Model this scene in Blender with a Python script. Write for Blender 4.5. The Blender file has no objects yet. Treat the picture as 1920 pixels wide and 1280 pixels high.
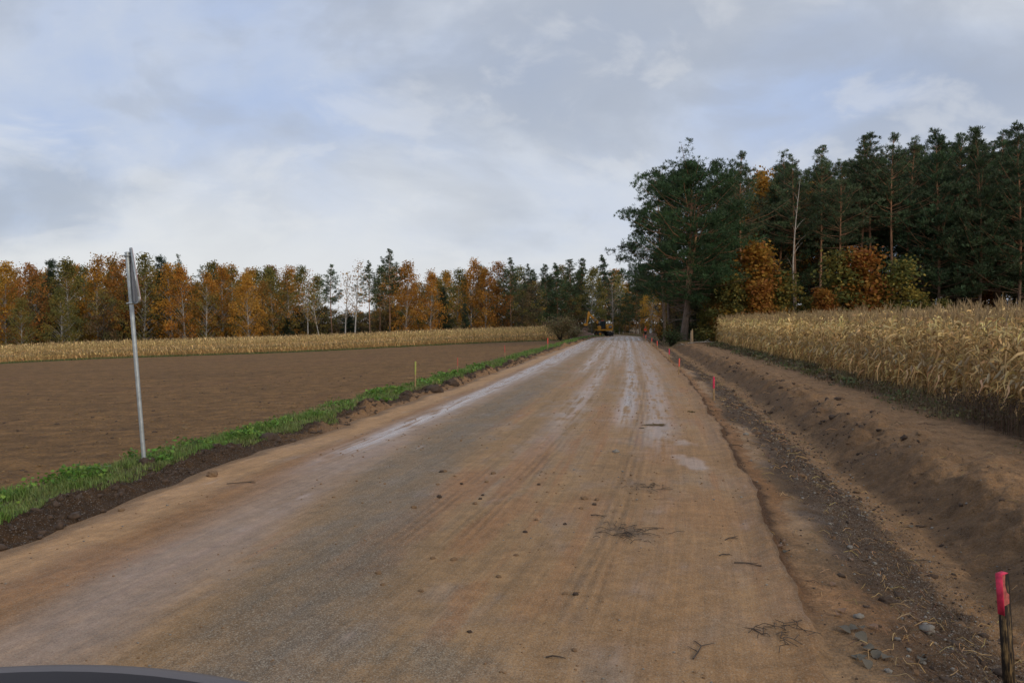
import bpy, math, random
import numpy as np
from mathutils import Vector, Matrix

SC = bpy.context.scene
COL = SC.collection
rad = math.radians
rng = np.random.default_rng(7)
random.seed(7)

# ------------------------------------------------------------------ camera, world, sun, exposure
F = 1550.0            # focal length in photo pixels (1920 wide)
CAMZ = 2.1
HOR = 600.0           # horizon row in the photo
cam = bpy.data.cameras.new('camera'); cam_o = bpy.data.objects.new('camera', cam); COL.objects.link(cam_o)
cam.sensor_width = 36.0; cam.lens = F / 1920 * 36.0
cam.clip_start = 0.05; cam.clip_end = 5000
cam_o.location = (0, 0, CAMZ)
cam_o.rotation_euler = (rad(90) - math.atan((640 - HOR) / F), 0, 0)
SC.camera = cam_o
SC.view_settings.view_transform = 'Standard'
SC.view_settings.look = 'None'
SC.view_settings.exposure = 0.0
SC.view_settings.gamma = 1.0

SUN_EL, SUN_AZ = rad(27), rad(140)        # azimuth clockwise from +Y: behind the camera, to the right
world = bpy.data.worlds.new('World'); SC.world = world; world.use_nodes = True


def nd(nt, typ, ins=None, **props):
    n = nt.nodes.new(typ)
    for k, v in props.items():
        setattr(n, k, v)
    for k, v in (ins or {}).items():
        s = n.inputs[k]
        if isinstance(v, bpy.types.NodeSocket):
            nt.links.new(v, s)
        elif isinstance(v, bpy.types.Node):
            nt.links.new(v.outputs[0], s)
        else:
            if s.type == 'RGBA' and len(v) == 3:
                v = (*v, 1)
            s.default_value = v
    return n


def math_n(nt, op, a, b=0.0, c=0.0, clamp=False):
    return nd(nt, 'ShaderNodeMath', {0: a, 1: b, 2: c}, operation=op, use_clamp=clamp).outputs[0]


def mixc(nt, fac, a, b, mode='MIX'):
    n = nt.nodes.new('ShaderNodeMix'); n.data_type = 'RGBA'; n.blend_type = mode
    for idx, v in ((0, fac), (6, a), (7, b)):
        s = n.inputs[idx]
        if isinstance(v, bpy.types.NodeSocket):
            nt.links.new(v, s)
        else:
            s.default_value = (*v, 1) if (hasattr(v, '__len__') and len(v) == 3) else v
    return n.outputs[2]


def ramp(nt, fac, lo, hi):
    return nd(nt, 'ShaderNodeMapRange', {0: fac, 1: lo, 2: hi, 3: 0.0, 4: 1.0}, interpolation_type='SMOOTHSTEP').outputs[0]


def s2l(*c):
    return tuple((v / 255 / 12.92) if v / 255 <= 0.04045 else ((v / 255 + 0.055) / 1.055) ** 2.4 for v in c)


def make_world():
    nt = world.node_tree; nt.nodes.clear()
    tc = nd(nt, 'ShaderNodeTexCoord')
    sep = nd(nt, 'ShaderNodeSeparateXYZ', {0: tc.outputs['Generated']})
    zc = math_n(nt, 'ADD', math_n(nt, 'MAXIMUM', sep.outputs[2], 0.0), 0.42)
    px = math_n(nt, 'DIVIDE', sep.outputs[0], zc); py = math_n(nt, 'DIVIDE', sep.outputs[1], zc)
    P = nd(nt, 'ShaderNodeCombineXYZ', {0: math_n(nt, 'ADD', px, -15.5), 1: math_n(nt, 'ADD', py, 19.1), 2: 0.7}).outputs[0]
    n1 = nd(nt, 'ShaderNodeTexNoise', {'Vector': P, 'Scale': 1.25, 'Detail': 8.0, 'Roughness': 0.52, 'Distortion': 0.3}).outputs[0]
    P2 = nd(nt, 'ShaderNodeMapping', {0: P, 1: (2.4, -12.2, 0.0)}).outputs[0]
    n2 = nd(nt, 'ShaderNodeTexNoise', {'Vector': P2, 'Scale': 2.0, 'Detail': 9.0, 'Roughness': 0.52, 'Distortion': 0.5}).outputs[0]
    P3 = nd(nt, 'ShaderNodeMapping', {0: P, 1: (-2.3, 4.7, 0.0), 3: (0.8, 1.6, 1.0)}).outputs[0]
    n3 = nd(nt, 'ShaderNodeTexNoise', {'Vector': P3, 'Scale': 0.9, 'Detail': 6.0, 'Roughness': 0.48}).outputs[0]
    blue = s2l(180, 197, 229); pale = s2l(214, 219, 227); grey = s2l(168, 177, 193); white = s2l(232, 233, 235)
    c = mixc(nt, ramp(nt, n1, 0.36, 0.62), blue, pale)
    c = mixc(nt, math_n(nt, 'MULTIPLY', ramp(nt, n2, 0.45, 0.64), 0.7), c, grey)
    P4 = nd(nt, 'ShaderNodeMapping', {0: P, 1: (7.7, 3.1, 0.0)}).outputs[0]
    n4 = nd(nt, 'ShaderNodeTexNoise', {'Vector': P4, 'Scale': 5.0, 'Detail': 8.0, 'Roughness': 0.55, 'Distortion': 0.4}).outputs[0]
    c = mixc(nt, math_n(nt, 'MULTIPLY', ramp(nt, n4, 0.5, 0.68), 0.5), c, s2l(176, 184, 199))
    c = mixc(nt, math_n(nt, 'MULTIPLY', ramp(nt, n4, 0.48, 0.34), 0.35), c, white)
    low = math_n(nt, 'SUBTRACT', 1.0, ramp(nt, sep.outputs[2], 0.02, 0.26))
    c = mixc(nt, math_n(nt, 'MULTIPLY', math_n(nt, 'MULTIPLY', low, ramp(nt, n3, 0.34, 0.56)), 0.85), c, white)
    cloud = nd(nt, 'ShaderNodeBackground', {0: c, 1: 1.0})
    sky = nd(nt, 'ShaderNodeTexSky', sky_type='NISHITA', sun_disc=False, sun_elevation=SUN_EL, sun_rotation=SUN_AZ,
             air_density=1.0, dust_density=1.5)
    skyb = nd(nt, 'ShaderNodeBackground', {0: sky.outputs[0], 1: 0.1})
    mix = nd(nt, 'ShaderNodeMixShader', {0: 0.9, 1: skyb.outputs[0], 2: cloud.outputs[0]})
    nd(nt, 'ShaderNodeOutputWorld', {0: mix.outputs[0]})


make_world()
sun = bpy.data.lights.new('sun', 'SUN'); sun.energy = 1.5; sun.angle = rad(12); sun.color = (1.0, 0.87, 0.68)
sun_o = bpy.data.objects.new('sun', sun); COL.objects.link(sun_o)
sd = Vector((math.sin(SUN_AZ) * math.cos(SUN_EL), math.cos(SUN_AZ) * math.cos(SUN_EL), math.sin(SUN_EL)))
sun_o.rotation_euler = sd.to_track_quat('Z', 'Y').to_euler()
sun_o.location = (-20, -20, 40)


# ------------------------------------------------------------------ noise and terrain shape
def _hash(ix, iy, seed):
    h = (ix.astype(np.int64) * 374761393 + iy.astype(np.int64) * 668265263 + seed * 974634777) & 0xFFFFFFFF
    h = ((h ^ (h >> 13)) * 1274126177) & 0xFFFFFFFF
    return (h ^ (h >> 16)) & 0xFFFFFFFF


def perlin(x, y, seed=0):
    x = np.asarray(x, float); y = np.asarray(y, float)
    x, y = np.broadcast_arrays(x, y)
    x0 = np.floor(x); y0 = np.floor(y); fx = x - x0; fy = y - y0

    def g(dx, dy):
        a = _hash(x0 + dx, y0 + dy, seed) / 4294967296.0 * 2 * np.pi
        return np.cos(a) * (fx - dx) + np.sin(a) * (fy - dy)
    u = fx * fx * fx * (fx * (fx * 6 - 15) + 10); v = fy * fy * fy * (fy * (fy * 6 - 15) + 10)
    a = g(0, 0) * (1 - u) + g(1, 0) * u; b = g(0, 1) * (1 - u) + g(1, 1) * u
    return (a * (1 - v) + b * v) * 1.5


def fbm(x, y, seed=0, o=4, r=0.5):
    s = 0; a = 1.0; t = 0
    x = np.asarray(x, float); y = np.asarray(y, float)
    for i in range(o):
        s = s + a * perlin(x, y, seed + i * 17); t += a
        a *= r; x = x * 2.03 + 3.1; y = y * 2.03 + 1.7
    return s / t


def sst(a, b, x):
    t = np.clip((np.asarray(x, float) - a) / (b - a), 0, 1)
    return t * t * (3 - 2 * t)


def smooth_interp(px, py):
    # monotone-ish cubic Hermite through points
    px = np.array(px, float); py = np.array(py, float)
    d = np.gradient(py, px)

    def f(x):
        x = np.asarray(x, float)
        xc = np.clip(x, px[0], px[-1])
        i = np.clip(np.searchsorted(px, xc) - 1, 0, len(px) - 2)
        h = px[i + 1] - px[i]; t = (xc - px[i]) / h
        r = ((2 * t**3 - 3 * t**2 + 1) * py[i] + (t**3 - 2 * t**2 + t) * h * d[i]
             + (-2 * t**3 + 3 * t**2) * py[i + 1] + (t**3 - t**2) * h * d[i + 1])
        return r + np.where(x < px[0], (x - px[0]) * d[0], 0) + np.where(x > px[-1], (x - px[-1]) * d[-1], 0)
    return f


XR = smooth_interp([-20, 0, 4.8, 7.4, 11.6, 17, 27, 40.7, 72, 108, 150, 165, 180, 200, 230, 300],
                   [-2.2, 1.0, 1.82, 2.42, 3.28, 4.25, 5.85, 7.8, 12.1, 16.9, 22.5, 23.4, 21.8, 15.5, 2.0, -30])
XL = smooth_interp([-20, 0, 5, 8.4, 11.6, 13.8, 18.6, 30, 43.4, 88, 108, 150, 165, 180, 200, 230, 300],
                   [-8.6, -5.65, -5.0, -4.55, -4.2, -3.8, -3.05, -1.2, 0.9, 8.0, 11.1, 17.0, 17.4, 15.3, 8.5, -6, -38])


XR_, XL_ = XR, XL


def XR(Y):
    Y = np.asarray(Y, float)
    return XR_(Y) + .10 * perlin(Y * .45, .5, 91) + .05 * perlin(Y * 1.6, 4.5, 92) + .02 * perlin(Y * 5, 8.5, 93)


def XL(Y):
    Y = np.asarray(Y, float)
    return XL_(Y) + .16 * perlin(Y * .4, 3.5, 94) + .08 * perlin(Y * 1.5, 6.5, 95)


def z0(Y):
    return -1.0 * sst(85, 170, Y) - 0.8 * sst(160, 320, Y)


PROF_V = [0, .06, .5, .85, 1.4, 1.95, 2.15, 2.7, 3.2, 4.5, 5.6, 8, 400]
PROF_Z = [0, -.085, -.095, -.16, -.36, -.44, -.36, .0, .07, .05, .04, .07, .1]


def H(X, Y):
    X = np.asarray(X, float); Y = np.asarray(Y, float)
    xl = XL(Y); xr = XR(Y); z = z0(Y)
    w = np.clip((X - xl) / (xr - xl), 0, 1)
    on = ((X >= xl) & (X <= xr)).astype(float)
    edge = np.clip(np.minimum(X - xl, xr - X) / 0.25, 0, 1)
    wm = X - xr
    road = 0.07 * (1 - (2 * w - 1) ** 2)
    road = road + edge * (0.010 * fbm((X - XR_(Y)) * 3.2, Y * 0.16, 3, 3) + 0.006 * fbm((X - XR_(Y)) * 9, Y * .5, 5, 3))
    lip = 0.05 * np.exp(-((wm + 0.05) / 0.13) ** 2) * (0.4 + 0.9 * np.clip(perlin(Y * .7, 0.3, 9) + .3, 0, 1)) + 0.02 * fbm(X * 6, Y * 6, 8, 3) * np.exp(-(wm / 0.25) ** 2)
    z = z + on * road + lip * (np.abs(wm) < 1.0)
    # left of the road
    d = np.maximum(xl - X, 0)
    bn = 0.5 + 1.1 * perlin(Y * 0.55, 2.2, 21) + 0.5 * perlin(Y * 1.7, 7.2, 22)
    z = z + 0.18 * np.exp(-((d - .34) / .24) ** 2) * np.clip(bn, .15, 1.8) * (d > 0)
    z = z + sst(.03, .15, d) * (1 - sst(.6, .8, d)) * (0.11 * fbm(X * 4.5, Y * 4.5, 31, 4, .6) + .09 * np.abs(fbm(X * 11, Y * 11, 32, 3, .6)))
    z = z + 0.05 * sst(.4, .8, d) - 0.36 * sst(1.2, 3.6, d) - 0.041 * np.clip(d - 2, 0, 110) 
    z = z + sst(1.5, 2.3, d) * (0.045 * fbm(X * 2.2, Y * 2.2, 33, 4, .6) + 0.25 * perlin(X * .03, Y * .03, 35) + 0.03 * perlin(X * .9 + Y * .35, Y * .12, 36))
    # right of the road
    v = np.maximum(wm, 0)
    sc = 0.42 * perlin(Y * 0.26, 0.5, 41) + 0.24 * perlin(Y * 0.7, 3.5, 42)
    vv = v + sc * sst(1.2, 2.3, v) * (1 - sst(3.2, 5, v))
    fade = 1 - sst(72, 110, Y)
    p = np.interp(vv, PROF_V, PROF_Z)
    p = np.where(vv < .6, p * (.45 + .55 * sst(5.2, 7.0, Y)), p)
    z = z + (v > 0) * (p * (0.25 + 0.75 * fade))
    z = z + sst(.6, .9, v) * (1 - sst(5, 6, v)) * (0.06 * fbm(X * 3, Y * 3, 44, 5, .62) + .05 * np.abs(fbm(X * 9, Y * 9, 49, 3, .6)) * sst(-.1, .3, fbm(X * .9, Y * .9, 50, 2)))
    z = z + sst(2.2, 2.7, v) * (1 - sst(3.2, 4.5, v)) * (0.17 * fbm(X * .9, Y * .9, 45, 3) + .09 * fbm(X * 4, Y * 3, 46, 5, .62) + .10 * perlin((Y - 1.3 * v) * .8, v * .25, 51) + .05 * perlin((Y - 1.3 * v) * 2.1, v * .4, 52))
    z = z + 0.015 * fbm(X * 5, Y * 5, 47, 3) * sst(.05, .3, v)
    z = z + sst(5, 7, v) * .1 * perlin(X * .2, Y * .2, 48)
    return z


def hz(x, y):
    return float(H(np.array([x]), np.array([y]))[0])


def ground_at(px, py):
    """world point on the ground seen at a photo pixel (used to survey where things stand)"""
    Y = 5.0
    for _ in range(60):
        X = (px - 960) / F * Y
        z = hz(X, Y)
        Yn = (CAMZ - z) * F / max(py - HOR, 3)
        Y = 0.6 * Y + 0.4 * Yn
    X = (px - 960) / F * Y
    return X, Y, hz(X, Y)


def xat(px, Y):
    return (px - 960) / F * Y


def zat(py, Y):
    return CAMZ + (HOR - py) / F * Y


# ------------------------------------------------------------------ mesh helpers
class MB:
    """collects vertices / faces (with colours and material slots) into ONE mesh"""
    def __init__(s):
        s.v = []; s.n = 0; s.f = []; s.c = []; s.m = []

    def add(s, verts, faces, col=(1, 1, 1), mat=0):
        verts = np.asarray(verts, np.float32).reshape(-1, 3); faces = np.asarray(faces, np.int32)
        if faces.size == 0:
            return s
        s.v.append(verts); s.f.append(faces + s.n); s.n += len(verts)
        col = np.asarray(col, np.float32)
        if col.ndim == 1:
            col = np.tile(col[:3], (len(faces), 1))
        s.c.append(col); s.m.append(np.full(len(faces), mat, np.int32))
        return s

    def mesh(s, name, mats, smooth=False):
        me = bpy.data.meshes.new(name)
        V = np.concatenate(s.v); C = np.concatenate(s.c); M = np.concatenate(s.m)
        sizes = np.concatenate([np.full(len(f), f.shape[1], np.int32) for f in s.f])
        loops = np.concatenate([f.ravel() for f in s.f]).astype(np.int32)
        me.vertices.add(len(V)); me.vertices.foreach_set('co', V.ravel())
        me.loops.add(len(loops)); me.loops.foreach_set('vertex_index', loops)
        me.polygons.add(len(sizes))
        st = np.zeros(len(sizes), np.int32); st[1:] = np.cumsum(sizes)[:-1]
        me.polygons.foreach_set('loop_start', st)
        me.polygons.foreach_set('material_index', M)
        if smooth:
            me.polygons.foreach_set('use_smooth', np.ones(len(sizes), bool))
        a = me.attributes.new('Col', 'FLOAT_COLOR', 'FACE')
        a.data.foreach_set('color', np.concatenate([C, np.ones((len(C), 1), np.float32)], 1).ravel())
        for m in (mats if isinstance(mats, (list, tuple)) else [mats]):
            me.materials.append(m)
        me.update(calc_edges=True)
        return me

    def build(s, name, mats, parent=None, smooth=False, loc=None):
        o = bpy.data.objects.new(name, s.mesh(name, mats, smooth)); COL.objects.link(o)
        if parent is not None:
            o.parent = parent
        if loc is not None:
            o.location = loc
        return o


def tag(o, label=None, cat=None, group=None, kind=None):
    if label: o['label'] = label
    if cat: o['category'] = cat
    if group: o['group'] = group
    if kind: o['kind'] = kind
    return o


def empty(name, loc=(0, 0, 0), rz=0.0):
    o = bpy.data.objects.new(name, None); COL.objects.link(o)
    o.empty_display_size = 0.2
    o.location = loc; o.rotation_euler = (0, 0, rz)
    return o


def dup(root, loc=None, rz=None, scale=None, label=None, group=None):
    r = root.copy(); COL.objects.link(r)
    if loc is not None: r.location = loc
    if rz is not None: r.rotation_euler = (0, 0, rz)
    if scale is not None: r.scale = scale
    if label: r['label'] = label
    if group: r['group'] = group
    for ch in list(root.children):
        c = ch.copy(); COL.objects.link(c); c.parent = r
        for g in list(ch.children):
            e = g.copy(); COL.objects.link(e); e.parent = c
    return r


def tube(mb, pts, radii, sides=6, col=(1, 1, 1), mat=0, cap=True):
    pts = np.asarray(pts, float); n = len(pts)
    radii = np.broadcast_to(np.asarray(radii, float), (n,))
    t = np.gradient(pts, axis=0); t /= np.linalg.norm(t, axis=1)[:, None] + 1e-9
    ref = np.where(np.abs(t[:, 2:3]) > 0.9, np.array([[1.0, 0, 0]]), np.array([[0, 0, 1.0]]))
    if n > 1:
        ref[:] = ref[0]
    a = np.cross(t, ref); a /= np.linalg.norm(a, axis=1)[:, None] + 1e-9
    b = np.cross(t, a)
    ang = np.arange(sides) / sides * 2 * np.pi
    V = pts[:, None, :] + radii[:, None, None] * (np.cos(ang)[None, :, None] * a[:, None, :] + np.sin(ang)[None, :, None] * b[:, None, :])
    i = np.arange(n - 1)[:, None] * sides; j = np.arange(sides)[None, :]; k = (j + 1) % sides
    q = np.stack([i + j, i + k, i + sides + k, i + sides + j], -1).reshape(-1, 4)
    q = q[:, ::-1]
    mb.add(V.reshape(-1, 3), q, col, mat)
    if cap:
        for e, sgn in ((0, 1), (n - 1, -1)):
            ring = V[e]; c = ring.mean(0)
            vv = np.vstack([ring, c]); jj = np.arange(sides); kk = (jj + 1) % sides
            f = np.stack([jj, kk, np.full(sides, sides)], -1)
            mb.add(vv, f if sgn > 0 else f[:, ::-1], col, mat)
    return mb


BOXF = np.array([[0, 3, 2, 1], [4, 5, 6, 7], [0, 1, 5, 4], [1, 2, 6, 5], [2, 3, 7, 6], [3, 0, 4, 7]])


def box(mb, c, s, col=(1, 1, 1), mat=0, M=None, taper=1.0):
    hx, hy, hz_ = s[0] / 2, s[1] / 2, s[2] / 2
    V = np.array([[-hx, -hy, -hz_], [hx, -hy, -hz_], [hx, hy, -hz_], [-hx, hy, -hz_],
                  [-hx * taper, -hy * taper, hz_], [hx * taper, -hy * taper, hz_], [hx * taper, hy * taper, hz_], [-hx * taper, hy * taper, hz_]])
    if M is not None:
        V = V @ np.array(M.to_3x3()).T
    mb.add(V + np.array(c), BOXF, col, mat)
    return mb


def prism(mb, outline, y0, y1, col=(1, 1, 1), mat=0, inset=0.0):
    """outline (x,z) extruded along y, with edges chamfered by inset"""
    o = np.asarray(outline, float); n = len(o)
    area = 0.5 * np.sum(o[:, 0] * np.roll(o[:, 1], -1) - np.roll(o[:, 0], -1) * o[:, 1])
    if area < 0:
        o = o[::-1]
    c = o.mean(0)
    rings = []
    if inset > 0:
        e = np.roll(o, -1, 0) - o; e /= np.linalg.norm(e, axis=1)[:, None] + 1e-9
        nrm = np.stack([-e[:, 1], e[:, 0]], 1); nn = nrm + np.roll(nrm, 1, 0); nn /= np.linalg.norm(nn, axis=1)[:, None] + 1e-9
        oi = o + nn * inset
        rings = [(oi, y0), (o, y0 + inset), (o, y1 - inset), (oi, y1)]
    else:
        rings = [(o, y0), (o, y1)]
    V = np.concatenate([np.stack([r[:, 0], np.full(n, y), r[:, 1]], 1) for r, y in rings])
    q = []
    for k in range(len(rings) - 1):
        for i in range(n):
            j = (i + 1) % n
            q.append([k * n + i, k * n + j, (k + 1) * n + j, (k + 1) * n + i])
    mb.add(V, np.array(q), col, mat)
    mb.add(V[:n], np.array([list(range(n))[::-1]])[:, ::-1][:, ::1], col, mat)
    mb.add(V[-n:], np.array([list(range(n))[::-1]]), col, mat)
    return mb


def wheel_mesh(mb, c, r, wd, col, mat=0, prof=None, sides=20, axis='y'):
    """lathe round an axis: prof = list of (radius factor, offset factor)"""
    prof = prof or [(.55, -.5), (.9, -.5), (1, -.32), (1, .32), (.9, .5), (.55, .5)]
    a = np.arange(sides) / sides * 2 * np.pi
    V = []
    for (rf, of) in prof:
        x = np.cos(a) * r * rf; z = np.sin(a) * r * rf; y = np.full(sides, of * wd)
        V.append(np.stack([x, y, z] if axis == 'y' else [y, x, z], 1))
    V = np.concatenate(V) + np.array(c); n = len(prof)
    q = []
    for k in range(n - 1):
        for i in range(sides):
            j = (i + 1) % sides
            q.append([k * sides + i, (k + 1) * sides + i, (k + 1) * sides + j, k * sides + j])
    mb.add(V, np.array(q), col, mat)
    return mb


def blob(mb, c, s, seed, col, amp=.25, nu=8, nv=6, mat=0, R=None):
    u = np.arange(nu) / nu * 2 * np.pi; v = (np.arange(nv + 1)) / nv * np.pi
    U, Vv = np.meshgrid(u, v)
    x = np.sin(Vv) * np.cos(U); y = np.sin(Vv) * np.sin(U); z = np.cos(Vv)
    k = 1 + amp * perlin(x * 1.7 + seed * 3.7, y * 1.7 + z * 1.3 + seed, int(seed * 10) % 999)
    V = np.stack([x * k * s[0], y * k * s[1], z * k * s[2]], -1).reshape(-1, 3)
    if R is not None:
        V = V @ R.T
    i = np.arange(nv)[:, None] * nu; j = np.arange(nu)[None]; jj = (j + 1) % nu
    q = np.stack([i + j, i + nu + j, i + nu + jj, i + jj], -1).reshape(-1, 4)
    mb.add(V + np.array(c), q, col, mat)
    return mb


# ------------------------------------------------------------------ materials
def new_mat(name):
    m = bpy.data.materials.new(name); m.use_nodes = True; m.node_tree.nodes.clear()
    return m, m.node_tree


def plain(name, col, rough=.6, metal=0.0, var=.15, scale=6.0, bump=0.0, coat=0.0, spec=.5):
    m, nt = new_mat(name)
    tc = nd(nt, 'ShaderNodeTexCoord').outputs['Object']
    n = nd(nt, 'ShaderNodeTexNoise', {'Vector': tc, 'Scale': scale, 'Detail': 5.0}).outputs[0]
    k = nd(nt, 'ShaderNodeMapRange', {0: n, 1: .3, 2: .7, 3: 1 - var, 4: 1 + var}).outputs[0]
    c = nd(nt, 'ShaderNodeVectorMath', {0: col, 1: nd(nt, 'ShaderNodeCombineXYZ', {0: k, 1: k, 2: k}).outputs[0]}, operation='MULTIPLY').outputs[0]
    ins = {'Base Color': c, 'Roughness': rough, 'Metallic': metal, 'Coat Weight': coat, 'Specular IOR Level': spec}
    if bump:
        ins['Normal'] = nd(nt, 'ShaderNodeBump', {'Strength': bump, 'Distance': .02, 'Height': n}).outputs[0]
    b = nd(nt, 'ShaderNodeBsdfPrincipled', ins)
    nd(nt, 'ShaderNodeOutputMaterial', {0: b.outputs[0]})
    return m


def leafy(name, transl=.25, rough=.6, var=.25, huevar=.03, spec=.2):
    """foliage: the colour comes from the leaf's own colour attribute, varied per plant"""
    m, nt = new_mat(name)
    c = nd(nt, 'ShaderNodeAttribute', attribute_name='Col').outputs['Color']
    oi = nd(nt, 'ShaderNodeObjectInfo').outputs['Random']
    h = nd(nt, 'ShaderNodeMapRange', {0: oi, 3: .5 - huevar, 4: .5 + huevar}).outputs[0]
    v = nd(nt, 'ShaderNodeMapRange', {0: nd(nt, 'ShaderNodeMath', {0: math_n(nt, 'MULTIPLY', oi, 37.7)}, operation='FRACT').outputs[0], 3: 1 - var, 4: 1 + var}).outputs[0]
    c = nd(nt, 'ShaderNodeHueSaturation', {'Hue': h, 'Saturation': 1.0, 'Value': v, 'Color': c}).outputs[0]
    b = nd(nt, 'ShaderNodeBsdfPrincipled', {'Base Color': c, 'Roughness': rough, 'Specular IOR Level': spec})
    t = nd(nt, 'ShaderNodeBsdfTranslucent', {0: c})
    x = nd(nt, 'ShaderNodeMixShader', {0: transl, 1: b.outputs[0], 2: t.outputs[0]})
    nd(nt, 'ShaderNodeOutputMaterial', {0: x.outputs[0]})
    return m


def earth(name, grain=40.0, bumps=((18.0, .03), (70.0, .012)), speck=0.0, speck_col=(.5, .46, .4), var=.22, rough=.9, streak=0.0):
    """bare ground: albedo and wetness come from vertex attributes, grain and bumps from noise"""
    m, nt = new_mat(name)
    tc = nd(nt, 'ShaderNodeTexCoord').outputs['Object']
    at = nd(nt, 'ShaderNodeAttribute', attribute_name='Alb').outputs['Color']
    wt = nd(nt, 'ShaderNodeAttribute', attribute_name='Wet').outputs['Fac']
    sk = nd(nt, 'ShaderNodeAttribute', attribute_name='Stony').outputs['Fac']
    n1 = nd(nt, 'ShaderNodeTexNoise', {'Vector': tc, 'Scale': grain, 'Detail': 6.0, 'Roughness': .65}).outputs[0]
    n2 = nd(nt, 'ShaderNodeTexNoise', {'Vector': tc, 'Scale': grain * .12, 'Detail': 5.0, 'Roughness': .6}).outputs[0]
    k = nd(nt, 'ShaderNodeMapRange', {0: n1, 1: .25, 2: .75, 3: 1 - var, 4: 1 + var}).outputs[0]
    k2 = nd(nt, 'ShaderNodeMapRange', {0: n2, 1: .25, 2: .75, 3: 1 - var * .8, 4: 1 + var * .8}).outputs[0]
    k = math_n(nt, 'MULTIPLY', k, k2)
    if streak:
        n3 = nd(nt, 'ShaderNodeTexNoise', {'Vector': tc, 'Scale': 260.0, 'Detail': 3.0, 'Roughness': .7}).outputs[0]
        k = math_n(nt, 'MULTIPLY', k, nd(nt, 'ShaderNodeMapRange', {0: n3, 1: .3, 2: .7, 3: .8, 4: 1.2}).outputs[0])
        n4 = nd(nt, 'ShaderNodeTexNoise', {'Vector': tc, 'Scale': 3.5, 'Detail': 7.0, 'Roughness': .7, 'Distortion': .6}).outputs[0]
        k = math_n(nt, 'MULTIPLY', k, nd(nt, 'ShaderNodeMapRange', {0: n4, 1: .35, 2: .65, 3: .86, 4: 1.14}).outputs[0])
    if streak:      # fine drag marks running along the road
        lt = nd(nt, 'ShaderNodeAttribute', attribute_name='Lane').outputs['Vector']
        for sc_, am in (((26, .55, 0), 1.0), ((75, 1.6, 0), .7), ((9, .16, 0), .6)):
            mv = nd(nt, 'ShaderNodeMapping', {0: lt, 3: sc_}).outputs[0]
            sn = nd(nt, 'ShaderNodeTexNoise', {'Vector': mv, 'Scale': 1.0, 'Detail': 5.0, 'Roughness': .6}).outputs[0]
            k = math_n(nt, 'MULTIPLY', k, nd(nt, 'ShaderNodeMapRange', {0: sn, 1: .3, 2: .7, 3: 1 - streak * am, 4: 1 + streak * am}).outputs[0])
    c = nd(nt, 'ShaderNodeVectorMath', {0: at, 1: nd(nt, 'ShaderNodeCombineXYZ', {0: k, 1: k, 2: k}).outputs[0]}, operation='MULTIPLY').outputs[0]
    if speck:
        vo = nd(nt, 'ShaderNodeTexVoronoi', {'Vector': tc, 'Scale': 55.0})
        pick = nd(nt, 'ShaderNodeSeparateColor', {0: vo.outputs['Color']}).outputs[0]
        msk = math_n(nt, 'MULTIPLY', math_n(nt, 'GREATER_THAN', pick, 1 - speck), math_n(nt, 'LESS_THAN', vo.outputs['Distance'], .38))
        vo2 = nd(nt, 'ShaderNodeTexVoronoi', {'Vector': tc, 'Scale': 140.0})
        pick2 = nd(nt, 'ShaderNodeSeparateColor', {0: vo2.outputs['Color']}).outputs[1]
        msk2 = math_n(nt, 'GREATER_THAN', pick2, 1 - speck * 1.3)
        msk = math_n(nt, 'MULTIPLY', math_n(nt, 'MAXIMUM', msk, math_n(nt, 'MULTIPLY', msk2, .6)), sk)
        c = mixc(nt, math_n(nt, 'MULTIPLY', msk, .6), c, speck_col)
        dk = math_n(nt, 'MULTIPLY', math_n(nt, 'LESS_THAN', pick2, speck * .9), math_n(nt, 'MULTIPLY', sk, .5))
        c = mixc(nt, dk, c, (.05, .045, .04))
    hgt = None
    for (s_, a_) in bumps:
        n = nd(nt, 'ShaderNodeTexNoise', {'Vector': tc, 'Scale': s_, 'Detail': 5.0, 'Roughness': .6}).outputs[0]
        h = math_n(nt, 'MULTIPLY', n, a_)
        hgt = h if hgt is None else math_n(nt, 'ADD', hgt, h)
    dry = math_n(nt, 'SUBTRACT', 1.0, math_n(nt, 'MULTIPLY', wt, .8))
    bp = nd(nt, 'ShaderNodeBump', {'Strength': dry, 'Distance': 1.0, 'Height': hgt}).outputs[0]
    r = nd(nt, 'ShaderNodeMapRange', {0: wt, 3: rough, 4: .22}).outputs[0]
    sp = nd(nt, 'ShaderNodeMapRange', {0: wt, 3: .25, 4: .6}).outputs[0]
    b = nd(nt, 'ShaderNodeBsdfPrincipled', {'Base Color': c, 'Roughness': r, 'Normal': bp, 'Specular IOR Level': sp})
    nd(nt, 'ShaderNodeOutputMaterial', {0: b.outputs[0]})
    return m


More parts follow.
